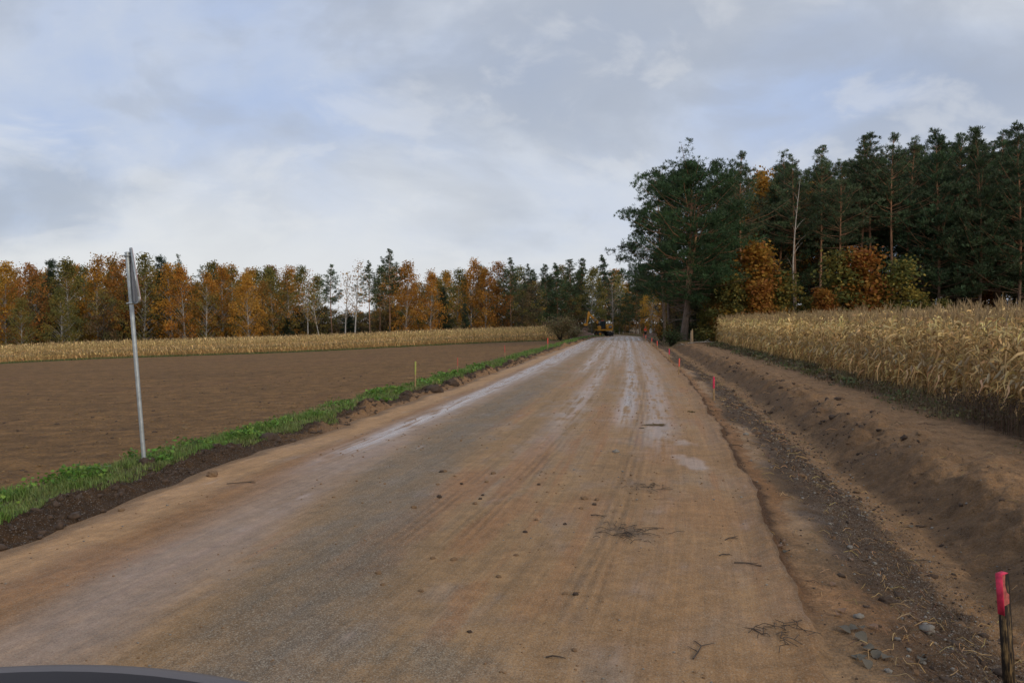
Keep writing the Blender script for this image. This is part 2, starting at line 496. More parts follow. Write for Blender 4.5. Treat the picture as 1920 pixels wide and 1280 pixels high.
def bark(name, low, high, zsplit=.45, marks=0.0, scale=9.0):
    m, nt = new_mat(name)
    tc = nd(nt, 'ShaderNodeTexCoord')
    g = nd(nt, 'ShaderNodeSeparateXYZ', {0: tc.outputs['Generated']}).outputs[2]
    mp = nd(nt, 'ShaderNodeMapping', {0: tc.outputs['Object'], 3: (1.0, 1.0, .25 if not marks else 2.2)}).outputs[0]
    n = nd(nt, 'ShaderNodeTexNoise', {'Vector': mp, 'Scale': scale, 'Detail': 5.0, 'Roughness': .65}).outputs[0]
    c = mixc(nt, ramp(nt, math_n(nt, 'ADD', g, math_n(nt, 'MULTIPLY', math_n(nt, 'SUBTRACT', n, .5), .25)), zsplit - .15, zsplit + .15), low, high)
    k = nd(nt, 'ShaderNodeMapRange', {0: n, 1: .3, 2: .7, 3: .6, 4: 1.3}).outputs[0]
    c = nd(nt, 'ShaderNodeVectorMath', {0: c, 1: nd(nt, 'ShaderNodeCombineXYZ', {0: k, 1: k, 2: k}).outputs[0]}, operation='MULTIPLY').outputs[0]
    if marks:
        c = mixc(nt, math_n(nt, 'MULTIPLY', math_n(nt, 'LESS_THAN', n, .42), marks), c, (.03, .027, .024))
    b = nd(nt, 'ShaderNodeBsdfPrincipled', {'Base Color': c, 'Roughness': .9, 'Specular IOR Level': .2,
           'Normal': nd(nt, 'ShaderNodeBump', {'Strength': .6, 'Distance': .03, 'Height': n}).outputs[0]})
    nd(nt, 'ShaderNodeOutputMaterial', {0: b.outputs[0]})
    return m


M_ROAD = earth('muddy_asphalt', 70, ((22, .006), (90, .006), (220, .002)), speck=.22, speck_col=(.42, .36, .27), var=.22, streak=.12)
M_DITCH = earth('ditch_soil', 30, ((6, .06), (20, .06), (60, .025)), speck=.10, speck_col=(.42, .38, .33), var=.35)
M_VERGE = earth('dark_topsoil', 25, ((9, .07), (24, .07), (70, .025)), speck=.06, speck_col=(.4, .38, .35), var=.35)
M_FIELD = earth('ploughed_soil', 14, ((2.6, .12), (8, .10), (30, .035)), var=.6)
M_FLOOR = earth('forest_floor_soil', 6, ((3, .08), (14, .04)), var=.4)
M_LEAF = leafy('autumn_leaves', .4, var=.16, huevar=.008)
M_NEEDLE = leafy('pine_needles', .12, .55, .22, .02)
M_GRASS = leafy('grass_blades', .25, .5, .1, .01)
M_MAIZE = leafy('dry_maize_leaves', .22, .65, .13, .008)
M_MSTALK = leafy('dry_maize_stalks', .05, .6, .1, .005)
B_PINE = bark('scots_pine_bark', (.15, .115, .09), (.36, .19, .105), .3)
B_DARK = bark('dark_bark', (.055, .045, .036), (.075, .06, .048))
B_BIRCH = bark('birch_bark', (.40, .38, .35), (.44, .41, .37), .5, .85, 5)
B_TAN = bark('pale_dead_bark', (.22, .18, .14), (.40, .35, .29), .4, .5, 5)


# ------------------------------------------------------------------ terrain sheets
def rows():
    y = [-20.0]
    while y[-1] < 3.6: y.append(y[-1] + (.6 if y[-1] < 1 else .1))
    while y[-1] < 230: y.append(y[-1] + max(.02, .0046 * y[-1]))
    while y[-1] < 900: y.append(y[-1] * 1.06)
    return np.array(y)


RY = rows()


def sheet(name, X, Y, Z, mat, alb, wet=None, stony=None, faces_mask=None, label=None):
    nr, nc = X.shape
    i = np.arange(nr - 1)[:, None] * nc; j = np.arange(nc - 1)[None]
    q = np.stack([i + j, i + j + 1, i + nc + j + 1, i + nc + j], -1).reshape(-1, 4)
    if faces_mask is not None:
        q = q[faces_mask.ravel()]
    used = np.unique(q); remap = np.full(nr * nc, -1); remap[used] = np.arange(len(used)); q = remap[q]
    V = np.stack([X, Y, Z], -1).reshape(-1, 3)[used]
    mb = MB().add(V, q)
    me = mb.mesh(name, mat, True)
    alb = np.clip(alb.reshape(-1, 3)[used] * np.array([1.16, .94, .66]), .005, 1).astype(np.float32)
    a = me.attributes.new('Alb', 'FLOAT_COLOR', 'POINT')
    a.data.foreach_set('color', np.concatenate([alb, np.ones((len(alb), 1), np.float32)], 1).ravel())
    for nm, arr in (('Wet', wet), ('Stony', stony)):
        arr = np.zeros(X.shape) if arr is None else arr
        a = me.attributes.new(nm, 'FLOAT', 'POINT')
        a.data.foreach_set('value', np.clip(arr, 0, 1).ravel()[used].astype(np.float32))
    o = bpy.data.objects.new(name, me); COL.objects.link(o)
    tag(o, kind='structure', label=label)
    return o


def lerp(a, b, m):
    m = np.asarray(m)[..., None]
    return a * (1 - m) + np.asarray(b) * m


def lane_attr(o, w, Y):
    a = o.data.attributes.new('Lane', 'FLOAT_VECTOR', 'POINT')
    a.data.foreach_set('vector', np.stack([w, Y, 0 * Y], -1).astype(np.float32).ravel())


def C(*c):
    return np.array(c, float)


def make_road():
    nc = 270
    T = np.linspace(0, 1, nc)
    T = T[None, :]; Y = RY[:, None] * np.ones_like(T)
    X = XL(Y) * (1 - T) + XR(Y) * T
    Z = H(X, Y)
    w = X - XR_(Y); L = X - XL_(Y); we = X - XR(Y); Le = X - XL(Y)
    st = fbm(w * 4, Y * .13, 101, 4); st2 = fbm(w * 9, Y * .3, 102, 4, .6); pa = fbm(w * .9, Y * .35, 103, 4); pb = fbm(w * 2.2, Y * 1.1, 104, 4, .6)
    fine = fbm(w * 16, Y * 6, 105, 3, .6)
    st3 = fbm(w * 6.0 + .3 * pa, Y * .06, 106, 3)
    tan = C(.255, .185, .118)
    alb = np.ones(X.shape + (3,)) * tan
    alb = alb * (1 + .28 * st + .22 * pa)[..., None]
    alb = lerp(alb, C(.225, .195, .19), .55 * sst(-.1, .4, pb + .6 * pa))        # greyish thin film
    # orange-brown mud streaks
    om = sst(.02, .35, st * .8 + .5 * pa + .25 * st2 - .12 * np.abs(w + 2.6) / 2.6)
    alb = lerp(alb, C(.262, .152, .082), .8 * om * sst(5.0, 7.5, Y))
    for (px, py, rx, ry, k) in ((690, 1055, .30, .55, .9), (745, 1000, .34, .8, .9), (850, 925, .32, 1.6, .9), (905, 1000, .22, .9, .8), (960, 955, .22, .8, .7), (1000, 860, .25, 2.2, .8), (1095, 950, .3, .8, .5), (830, 1190, .13, .5, .8), (880, 1120, .14, .4, .7), (1015, 1135, .2, .35, .5), (1240, 850, .3, 1.6, .6), (1330, 960, .4, 1.0, .5), (1130, 790, .25, 3, .6)):
        gx, gy, _ = ground_at(px, py); gw = gx - float(XR_(gy))
        g = np.exp(-(((w - gw) / rx) ** 2 + ((Y - gy) / ry) ** 2))
        alb = lerp(alb, C(.262, .16, .092), k * sst(.28, .62, g + .45 * st2 + .35 * pb))
    # bare asphalt band, meandering across
    wc = np.interp(Y, [0, 4.8, 7.2, 10.9, 16, 25, 60], [-2.9, -3.3, -3.85, -4.6, -4.9, -5.0, -4.9])
    am = np.exp(-((w - wc) / .62) ** 4) * (1 - .75 * sst(20, 40, Y))
    am = np.clip(am * (1.0 + .6 * pb + .4 * st2) - .05, 0, 1)
    alb = lerp(alb, C(.116, .106, .098), .66 * am * (.75 + .5 * sst(-.4, .4, st)))
    # second bare patch close to the camera
    am2 = np.exp(-(((X + .55) / .5) ** 2 + ((Y - 4.95) / .42) ** 2)) * sst(-.5, .2, pb)
    alb = lerp(alb, C(.15, .14, .125), .8 * am2)
    # smooth pinkish slurry film, left wheel track
    wf = np.interp(Y, [0, 4.8, 7.2, 10.9, 16.3, 30, 60], [-4.5, -4.8, -5.25, -5.75, -6.1, -6.05, -5.4])
    fm = np.exp(-((w - wf) / .55) ** 4) * (.8 + .4 * st)
    alb = lerp(alb, C(.275, .235, .25), .8 * np.clip(fm, 0, 1))
    # brown mud then dry sand at the left edge
    bm = np.exp(-((L - 1.15 - .2 * st) / .42) ** 4)
    alb = lerp(alb, C(.235, .14, .075) * (1 + .25 * st2[..., None]), .85 * bm * (1 - .4 * np.clip(fm, 0, 1)))
    sm = 1 - sst(.55, .95, Le + .25 * pb)
    alb = lerp(alb, C(.36, .25, .16) * (1 + .2 * pb[..., None]), .9 * sm)
    alb = lerp(alb, C(.12, .085, .06), .75 * (1 - sst(.05, .3, Le + .2 * pb)))
    # right edge: orange loose dirt
    rm = sst(-.5, -.05, we + .25 * pb)
    alb = lerp(alb, C(.22, .135, .075) * (1 + .3 * pb[..., None]), .6 * rm)
    alb = alb * (1 - .45 * sst(-.06, -.01, we + .05 * pb) * sst(5.0, 6.8, Y))[..., None]  # shade of the edge lip painted as a thin dark line
    rl = sst(-2.7, -.9, w) * (1 - rm)
    alb = lerp(alb, C(.275, .175, .1), .45 * rl * (1 - sst(0, .4, pa)))
    # wet whitish streaks
    wet = np.zeros(X.shape)
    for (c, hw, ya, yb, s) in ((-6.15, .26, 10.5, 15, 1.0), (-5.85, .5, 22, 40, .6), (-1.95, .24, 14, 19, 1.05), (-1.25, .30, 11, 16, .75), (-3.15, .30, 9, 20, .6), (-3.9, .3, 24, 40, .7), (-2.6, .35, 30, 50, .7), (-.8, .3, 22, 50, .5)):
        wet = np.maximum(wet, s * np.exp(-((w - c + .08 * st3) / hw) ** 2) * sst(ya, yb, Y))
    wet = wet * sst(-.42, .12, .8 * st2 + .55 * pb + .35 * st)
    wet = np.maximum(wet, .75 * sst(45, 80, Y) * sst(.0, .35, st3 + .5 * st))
    for (px, py, rx, ry) in ((1290, 865, .25, .7), (1285, 830, .3, .5)):
        gx, gy, _ = ground_at(px, py)
        wet = np.maximum(wet, .5 * sst(.25, .8, np.exp(-(((X - gx) / rx) ** 2 + ((Y - gy) / ry) ** 2)) + .8 * pb + .4 * st2))
    wet = np.clip(wet, 0, 1)
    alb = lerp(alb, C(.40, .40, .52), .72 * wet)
    # dark damp blots with crushed twigs
    for (px, py, rx, ry, k) in ((1180, 1000, .22, .3, .75), (1215, 915, .25, .35, .5), (1246, 880, .2, .3, .45), (1460, 1195, .12, .12, .5)):
        gx, gy, _ = ground_at(px, py)
        alb = lerp(alb, C(.07, .06, .055), np.clip(k * np.exp(-(((X - gx) / rx) ** 2 + ((Y - gy) / ry) ** 2)) * (.6 + 1.3 * pb + .8 * fine), 0, 1))
    # tyre tread bars
    for (c, hw, y0_, y1_) in ((-3.55, .2, 6.2, 13), (-2.95, .2, 6.5, 16), (-1.6, .18, 5, 30)):
        tr = np.exp(-((w - c) / hw) ** 4) * sst(y0_, y0_ + 1.5, Y) * (1 - sst(y1_ - 3, y1_, Y))
        bars = sst(-.2, .5, np.sin((w - c) * 60) * np.cos(Y * 1.1) + .6 * st2)
        alb = alb * (1 - .22 * tr * bars)[..., None]
        Z = Z - .010 * tr * bars
    alb = alb * (1 + .12 * fine)[..., None]
    global road_o
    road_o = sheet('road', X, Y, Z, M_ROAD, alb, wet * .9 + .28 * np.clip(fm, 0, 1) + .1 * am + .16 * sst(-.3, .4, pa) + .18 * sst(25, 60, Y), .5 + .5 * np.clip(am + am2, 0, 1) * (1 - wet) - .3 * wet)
    lane_attr(road_o, w, Y)


def make_right():
    v = np.concatenate([np.arange(0, 3.4, .03), np.arange(3.4, 6.2, .06), np.arange(6.2, 12, .5), np.geomspace(12, 700, 26)])
    Vv = v[None, :]; Y = RY[:, None] * np.ones_like(Vv)
    X = XR(Y) + Vv; Z = H(X, Y); Vv = Vv * np.ones_like(Y)
    n = fbm(X * .8, Y * .8, 201, 4); n2 = fbm(X * 3, Y * 2, 202, 4, .6); n3 = fbm(X * 9, Y * 7, 203, 3)
    ny = perlin(Y * .25, .3, 204)
    vw = Vv + .25 + .3 * n + .16 * n2 + .06 * n3
    sand = C(.27, .19, .125); dark = C(.074, .053, .038); mid = C(.21, .145, .095); org = C(.25, .145, .075); pale = C(.30, .225, .16)
    alb = np.ones(X.shape + (3,)) * dark
    alb = lerp(alb, pale, (1 - sst(.55 + .3 * ny, .9 + .3 * ny, vw)) * (.55 + .4 * sst(-.2, .3, ny + .5 * n)))
    alb = lerp(alb, C(.085, .052, .032), (1 - sst(.08, .2, Vv + .06 * n2)) * sst(5.0, 6.8, Y))  # painted shade below the step at the road edge
    alb = lerp(alb, C(.23, .13, .065), (1 - sst(.25, .4, Vv + .2 * n2)) * sst(.08, .2, Vv + .06 * n2) * sst(7, 10, Y) * .7)
    b = sst(1.6, 1.9, vw) * (1 - sst(2.2, 2.45, vw))
    alb = lerp(alb, sand, .85 * b)
    s = sst(2.2, 2.5, vw) * (1 - sst(2.95, 3.3, vw))
    alb = lerp(alb, mid * .85, s * (.8 + .4 * n2))
    alb = lerp(alb, dark, s * sst(.05, .4, n2) * .5)
    t = sst(2.85, 3.3, vw)
    alb = lerp(alb, C(.235, .165, .11), t)
    alb = lerp(alb, C(.29, .205, .14), t * np.exp(-((vw - 4.1) / .6) ** 2) * .8)
    alb = lerp(alb, dark * 1.1, sst(4.7, 5.5, vw + .3 * n))
    # sandy fan close to the camera
    gx, gy, _ = ground_at(1590, 1130)
    alb = lerp(alb, C(.30, .19, .115), .8 * np.exp(-(((X - gx) / .38) ** 2 + ((Y - gy) / .8) ** 2)) * sst(-.6, .1, n2 + n))
    far = sst(72, 80, Y)
    alb = lerp(alb, C(.10, .075, .04), far * sst(1.5, 3, Vv) * .9)
    alb = lerp(alb, C(.09, .10, .035), far * np.exp(-((Vv - 3) / 1.6) ** 2) * .7)
    alb = alb * (1 + .36 * n2 + .26 * n3)[..., None]
    wet = np.exp(-((Vv - .5) / .3) ** 2) * sst(.0, .4, ny + n2) * .35
    stony = .35 + .65 * sst(.8, 1.2, vw) * (1 - sst(1.8, 2.2, vw))
    vm = (v[:-1] + v[1:]) / 2
    one = np.ones((len(RY) - 1, 1), bool)
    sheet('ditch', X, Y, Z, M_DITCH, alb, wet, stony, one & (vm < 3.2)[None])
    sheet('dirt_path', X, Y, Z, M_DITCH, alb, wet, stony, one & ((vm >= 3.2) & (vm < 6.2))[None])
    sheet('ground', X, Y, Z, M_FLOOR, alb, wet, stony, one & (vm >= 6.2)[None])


MZ_A = np.array([-66.0, 98.5]); MZ_B = np.array([5.2, 121.5])      # front edge of the left maize strip
MZ_DIR = (MZ_B - MZ_A) / np.linalg.norm(MZ_B - MZ_A); MZ_N = np.array([-MZ_DIR[1], MZ_DIR[0]])


def mz_depth(X, Y):
    return (X - MZ_A[0]) * MZ_N[0] + (Y - MZ_A[1]) * MZ_N[1]


def make_left():
    d = np.concatenate([np.arange(0, 2.4, .03), np.arange(2.4, 8, .16), np.geomspace(8, 60, 110), np.geomspace(61, 800, 40)])
    D = d[None, :] * np.ones((len(RY), 1)); Y = RY[:, None] * np.ones_like(D)
    D = D[:, ::-1]; X = XL(Y) - D; Z = H(X, Y)
    n = fbm(X * .8, Y * .8, 301, 4); n2 = fbm(X * 3, Y * 3, 302, 4, .6); n3 = fbm(X * .12, Y * .12, 303, 4)
    fur = fbm((X * .3 + Y * .95) * 2.2, (X * .95 - Y * .3) * .05, 304, 3)
    alb = np.ones(X.shape + (3,)) * C(.062, .042, .028)
    alb = lerp(alb, C(.07, .075, .03), sst(.45, .8, D + .15 * n2))
    alb = lerp(alb, C(.27, .185, .12), (1 - sst(.05, .22, D + .5 * n - .12)) * .9 * sst(13, 17, Y))
    alb = alb * (1 + .3 * n2 * (D < 1))[..., None]
    soil = C(.165, .108, .054)
    f = sst(1.35, 1.7, D + .35 * n)
    alb = lerp(alb, soil, f)
    alb = alb * (1 + f * (.34 * fur + .2 * n3 + .26 * n2))[..., None]
    alb = lerp(alb, C(.14, .088, .05), f * sst(.05, .45, n3) * .5)
    md = mz_depth(X, Y)
    alb = lerp(alb, C(.085, .11, .04), sst(-2.8, -2.2, md) * (1 - sst(-.2, .5, md)) * f * .85)
    alb = lerp(alb, C(.09, .065, .04), sst(-.2, .6, md) * f)
    vg = (D[:-1, :-1] + D[1:, 1:]) / 2 < 2.1
    mdc = (md[:-1, :-1] + md[1:, 1:]) / 2
    sheet('verge', X, Y, Z, M_VERGE, alb, None, np.ones(X.shape) * .8, vg)
    sheet('ploughed_field', X, Y, Z, M_FIELD, alb, None, None, (~vg) & (mdc < 1.0))
    sheet('forest_floor', X, Y, Z, M_FLOOR, alb, None, None, (~vg) & (mdc >= 1.0))


make_road(); make_right(); make_left()

# ------------------------------------------------------------------ puddles
def puddle(px, py, rx, ry, seed):
    gx, gy, gz = ground_at(px, py)
    a = np.linspace(0, 2 * np.pi, 40, endpoint=False)
    r = 1 + .55 * perlin(np.cos(a) * 2.1 + seed, np.sin(a) * 2.1, seed)
    x = gx + np.cos(a) * rx * r; y = gy + np.sin(a) * ry * r
    zt = float(H(x, y).max()) + .002
    V = np.stack([x, y, np.full(40, zt)], 1); V = np.vstack([V, [gx, gy, zt]])
    j = np.arange(40)
    mb = MB().add(V, np.stack([j, (j + 1) % 40, np.full(40, 40)], 1), (.2, .13, .06))
    o = mb.build('puddle', M_PUD); tag(o, kind='structure')


M_PUD, nt_ = new_mat('muddy_water')
nd(nt_, 'ShaderNodeOutputMaterial', {0: nd(nt_, 'ShaderNodeBsdfPrincipled', {'Base Color': (.17, .105, .045), 'Roughness': .12, 'Specular IOR Level': .35,
   'Normal': nd(nt_, 'ShaderNodeBump', {'Strength': .05, 'Distance': .02, 'Height': nd(nt_, 'ShaderNodeTexNoise', {'Scale': 9.0}).outputs[0]}).outputs[0]}).outputs[0]})
puddle(1228, 797, .22, .13, 3)
puddle(1204, 803, .05, .06, 4)
puddle(1297, 772, .08, .17, 6)


# ------------------------------------------------------------------ grass, weeds, straw
def blades(mb, P, h, wd, az, bend, col, lean=None):
    """P (n,3) bases; tapering bent blades of 2 faces"""
    n = len(P); h = np.broadcast_to(h, (n,)); wd = np.broadcast_to(wd, (n,)); bend = np.broadcast_to(bend, (n,))
    dx = np.stack([np.cos(az), np.sin(az), np.zeros(n)], 1); sx = np.stack([-np.sin(az), np.cos(az), np.zeros(n)], 1)
    up = np.array([[0, 0, 1.0]])
    mid = P + up * (h * .55)[:, None] + dx * (h * bend * .3)[:, None]
    tip = P + up * (h * (1 - .25 * bend))[:, None] + dx * (h * bend)[:, None]
    s = sx * (wd / 2)[:, None]
    V = np.stack([P - s, P + s, mid + s * .8, mid - s * .8, tip], 1).reshape(-1, 3)
    i = np.arange(n) * 5
    q = np.stack([i, i + 1, i + 2, i + 3], 1); t = np.stack([i + 3, i + 2, i + 4], 1)
    mb.add(V, q, col); mb.n -= 0
    mb.v.append(np.zeros((0, 3), np.float32)); mb.f.append(t.astype(np.int32) + mb.n - len(V)); mb.c.append(np.asarray(col, np.float32) if np.ndim(col) > 1 else np.tile(col, (n, 1)).astype(np.float32)); mb.m.append(np.zeros(n, np.int32))
    return mb


def colvar(n, base, v=.2, hv=.08):
    base = np.asarray(base, float)
    return np.clip(base[None] * (1 + rng.normal(0, v, (n, 1))) * (1 + rng.normal(0, hv, (n, 3))), .004, .95)


def leaves(mb, P, size, col, flat=.0, aspect=.6):
    """rhombic leaves at P with random attitudes"""
    n = len(P)
    a = rng.normal(size=(n, 3)); a[:, 2] *= (1 - flat); a /= np.linalg.norm(a, axis=1)[:, None]
    r = rng.normal(size=(n, 3)); b = np.cross(a, r); b /= np.linalg.norm(b, axis=1)[:, None] + 1e-9
    size = np.broadcast_to(size, (n,))[:, None]
    V = np.stack([P - a * size * .5, P + b * size * .5 * aspect, P + a * size * .5, P - b * size * .5 * aspect], 1).reshape(-1, 3)
    i = np.arange(n) * 4
    mb.add(V, np.stack([i, i + 1, i + 2, i + 3], 1), col)
    return mb


def make_grass():
    mb = MB()
    tot = 0
    for (ya, yb, dens, hh, ww) in ((5, 16, 2000, .10, .009), (16, 30, 850, .12, .014), (30, 60, 260, .14, .025), (60, 140, 90, .16, .05)):
        n = int((yb - ya) * 1.35 * dens)
        Y = rng.uniform(ya, yb, n); d = .42 + 1.15 * rng.beta(1.1, 1.2, n) + .42 * perlin(Y * .7, .1, 401)
        X = XL(Y) - d
        keep = fbm(X * 1.6, Y * 1.6, 402, 3) > -.16 + .2 * rng.normal(size=n)
        X, Y, d = X[keep], Y[keep], d[keep]; n = len(X)
        Z = H(X, Y) - .01
        lush = sst(-.2, .3, fbm(X * .9, Y * .9, 403, 3))
        dry = sst(.1, .45, fbm(X * .5, Y * .35, 404, 3)) 
        col = lerp(colvar(n, (.165, .205, .058)), colvar(n, (.125, .215, .040)), lush)
        col = lerp(col, colvar(n, (.27, .225, .11)), (.12 + .7 * dry) * (rng.random(n) < .5))
        h = hh * rng.uniform(.5, 1.35, n) * (.75 + .6 * lush)
        blades(mb, np.stack([X, Y, Z], 1), h, ww * rng.uniform(.7, 1.4, n), rng.uniform(0, 6.28, n), rng.uniform(.1, .9, n), col)
    # far thin strip of grass in front of the left maize
    n = 9000
    t = rng.uniform(-30, 78, n); q = rng.uniform(-2.6, -.1, n)
    X = MZ_A[0] + MZ_DIR[0] * t + MZ_N[0] * q; Y = MZ_A[1] + MZ_DIR[1] * t + MZ_N[1] * q
    blades(mb, np.stack([X, Y, H(X, Y)], 1), rng.uniform(.1, .3, n), .07, rng.uniform(0, 6.28, n), .5, colvar(n, (.10, .13, .045)))
    o = mb.build('grass', M_GRASS); tag(o, 'strip of short green grass along the left road edge and field border', 'grass', kind='stuff')
    # leafy weeds in the verge (nettles, goutweed)
    mb = MB()
    n = 620
    Y = 6 + 34 * rng.beta(1, 1.6, n); d = rng.uniform(.55, 1.5, n); X = XL(Y) - d
    keep = fbm(X * .9, Y * .9, 403, 3) > .06; X, Y = X[keep], Y[keep]
    for x, y in zip(X, Y):
        z = hz(x, y); k = rng.integers(14, 34); r = rng.uniform(.08, .2); h = rng.uniform(.06, .2)
        P = np.stack([x + rng.normal(0, r * .6, k), y + rng.normal(0, r * .6, k), z + rng.uniform(.03, h, k)], 1)
        leaves(mb, P, rng.uniform(.03, .075, k) * (1 if y < 20 else 1.5), colvar(k, (.095, .19, .032) if rng.random() < .7 else (.16, .25, .045), .25), flat=.6, aspect=.7)
    o = mb.build('weeds', M_GRASS); tag(o, 'leafy green weeds growing through the left grass verge', 'weeds', kind='stuff')
    # weeds at the foot of the right maize
    mb = MB()
    n = 900
    Y = 9 + 62 * rng.random(n) ** 1.6; v = 5.35 + rng.normal(0, .45, n); X = XR(Y) + v
    keep = fbm(X * .5, Y * .35, 411, 3) > -.12; X, Y = X[keep], Y[keep]
    for x, y in zip(X, Y):
        z = hz(x, y); k = rng.integers(8, 20); sc = 1 if y < 25 else 1.8
        c = (.095, .125, .045) if rng.random() < .2 else ((.13, .095, .055) if rng.random() < .6 else (.20, .17, .075))
        P = np.stack([x + rng.normal(0, .12, k), y + rng.normal(0, .12, k), z + rng.uniform(.01, .22, k)], 1)
        leaves(mb, P, rng.uniform(.04, .09, k) * sc, colvar(k, c, .25), flat=.5)
        kb = 8
        blades(mb, np.stack([x + rng.normal(0, .1, kb), y + rng.normal(0, .1, kb), np.full(kb, z)], 1), rng.uniform(.12, .4, kb), .008 * sc, rng.uniform(0, 6.28, kb), rng.uniform(.1, .7, kb), colvar(kb, (.2, .15, .08), .3))
    # dark dried weeds at the near corner
    for _ in range(230):
        y = rng.uniform(10.5, 18.5); x = XR(y) + rng.uniform(5.0, 6.3); z = hz(x, y); k = 16
        P = np.stack([x + rng.normal(0, .12, k), y + rng.normal(0, .12, k), z + rng.uniform(.05, .6, k)], 1)
        leaves(mb, P, rng.uniform(.03, .07, k), colvar(k, (.085, .058, .038), .3), aspect=.5)
        blades(mb, np.stack([x + rng.normal(0, .1, 7), y + rng.normal(0, .1, 7), np.full(7, z)], 1), rng.uniform(.3, .75, 7), .007, rng.uniform(0, 6.28, 7), rng.uniform(.05, .3, 7), colvar(7, (.12, .08, .05), .3))
    o = mb.build('undergrowth', M_GRASS); tag(o, 'low half dead weeds along the foot of the right maize', 'weeds', kind='stuff')
    # straw, roots and crushed stalks in the ditch
    mb = MB()
    n = 2300
    Y = 4.2 + 50 * rng.random(n) ** 2.0; v = np.where(rng.random(n) < .68, rng.normal(1.2, .4, n), rng.uniform(.1, 5.2, n)); X = XR(Y) + np.abs(v)
    Z = H(X, Y)
    for x, y, z in zip(X, Y, Z):
        L = rng.uniform(.03, .2) * (1 if y < 14 else 1.6); a = rng.uniform(0, 6.28); k = rng.uniform(-.5, .5)
        p = np.array([[0, 0, .004], [L * .35, k * L * .3, rng.uniform(.005, .04)], [L * .7, k * L * .35, rng.uniform(.005, .05)], [L, 0, .004]])
        ca, sa = math.cos(a), math.sin(a)
        p = np.stack([x + p[:, 0] * ca - p[:, 1] * sa, y + p[:, 0] * sa + p[:, 1] * ca, z + p[:, 2]], 1)
        tube(mb, p, rng.uniform(.0012, .003) * (1 if y < 12 else 1.8), 3, colvar(1, (.42, .27, .12) if rng.random() < .5 else (.11, .07, .045), .25)[0], cap=False)
    o = mb.build('straw', M_MSTALK); tag(o, 'dry roots and broken straw strewn along the ditch edge', 'straw', kind='stuff')


make_grass()


# ------------------------------------------------------------------ clods, stones, leaves, twigs
M_STONE = plain('grey_stone', (.20, .178, .15), .8, var=.35, scale=30, bump=.3)
M_CLOD = plain('soil_clod', (.068, .043, .028), .95, var=.35, scale=25, bump=.6)
M_BANK = plain('bank_soil_clod', (.135, .08, .042), .95, var=.35, scale=25, bump=.6)
M_FCLOD = plain('field_soil_clod', (.18, .112, .052), .95, var=.35, scale=20, bump=.6)
M_MUD = plain('orange_mud_clod', (.20, .12, .062), .9, var=.3, scale=25, bump=.5)
M_DLEAF = plain('grey_dead_leaf', (.10, .085, .062), .85, var=.35, scale=20)
M_BLEAF = plain('brown_dead_leaf', (.17, .09, .045), .6, var=.35, scale=20)
M_TWIG = plain('dark_twig', (.06, .042, .03), .9, var=.3, scale=20)


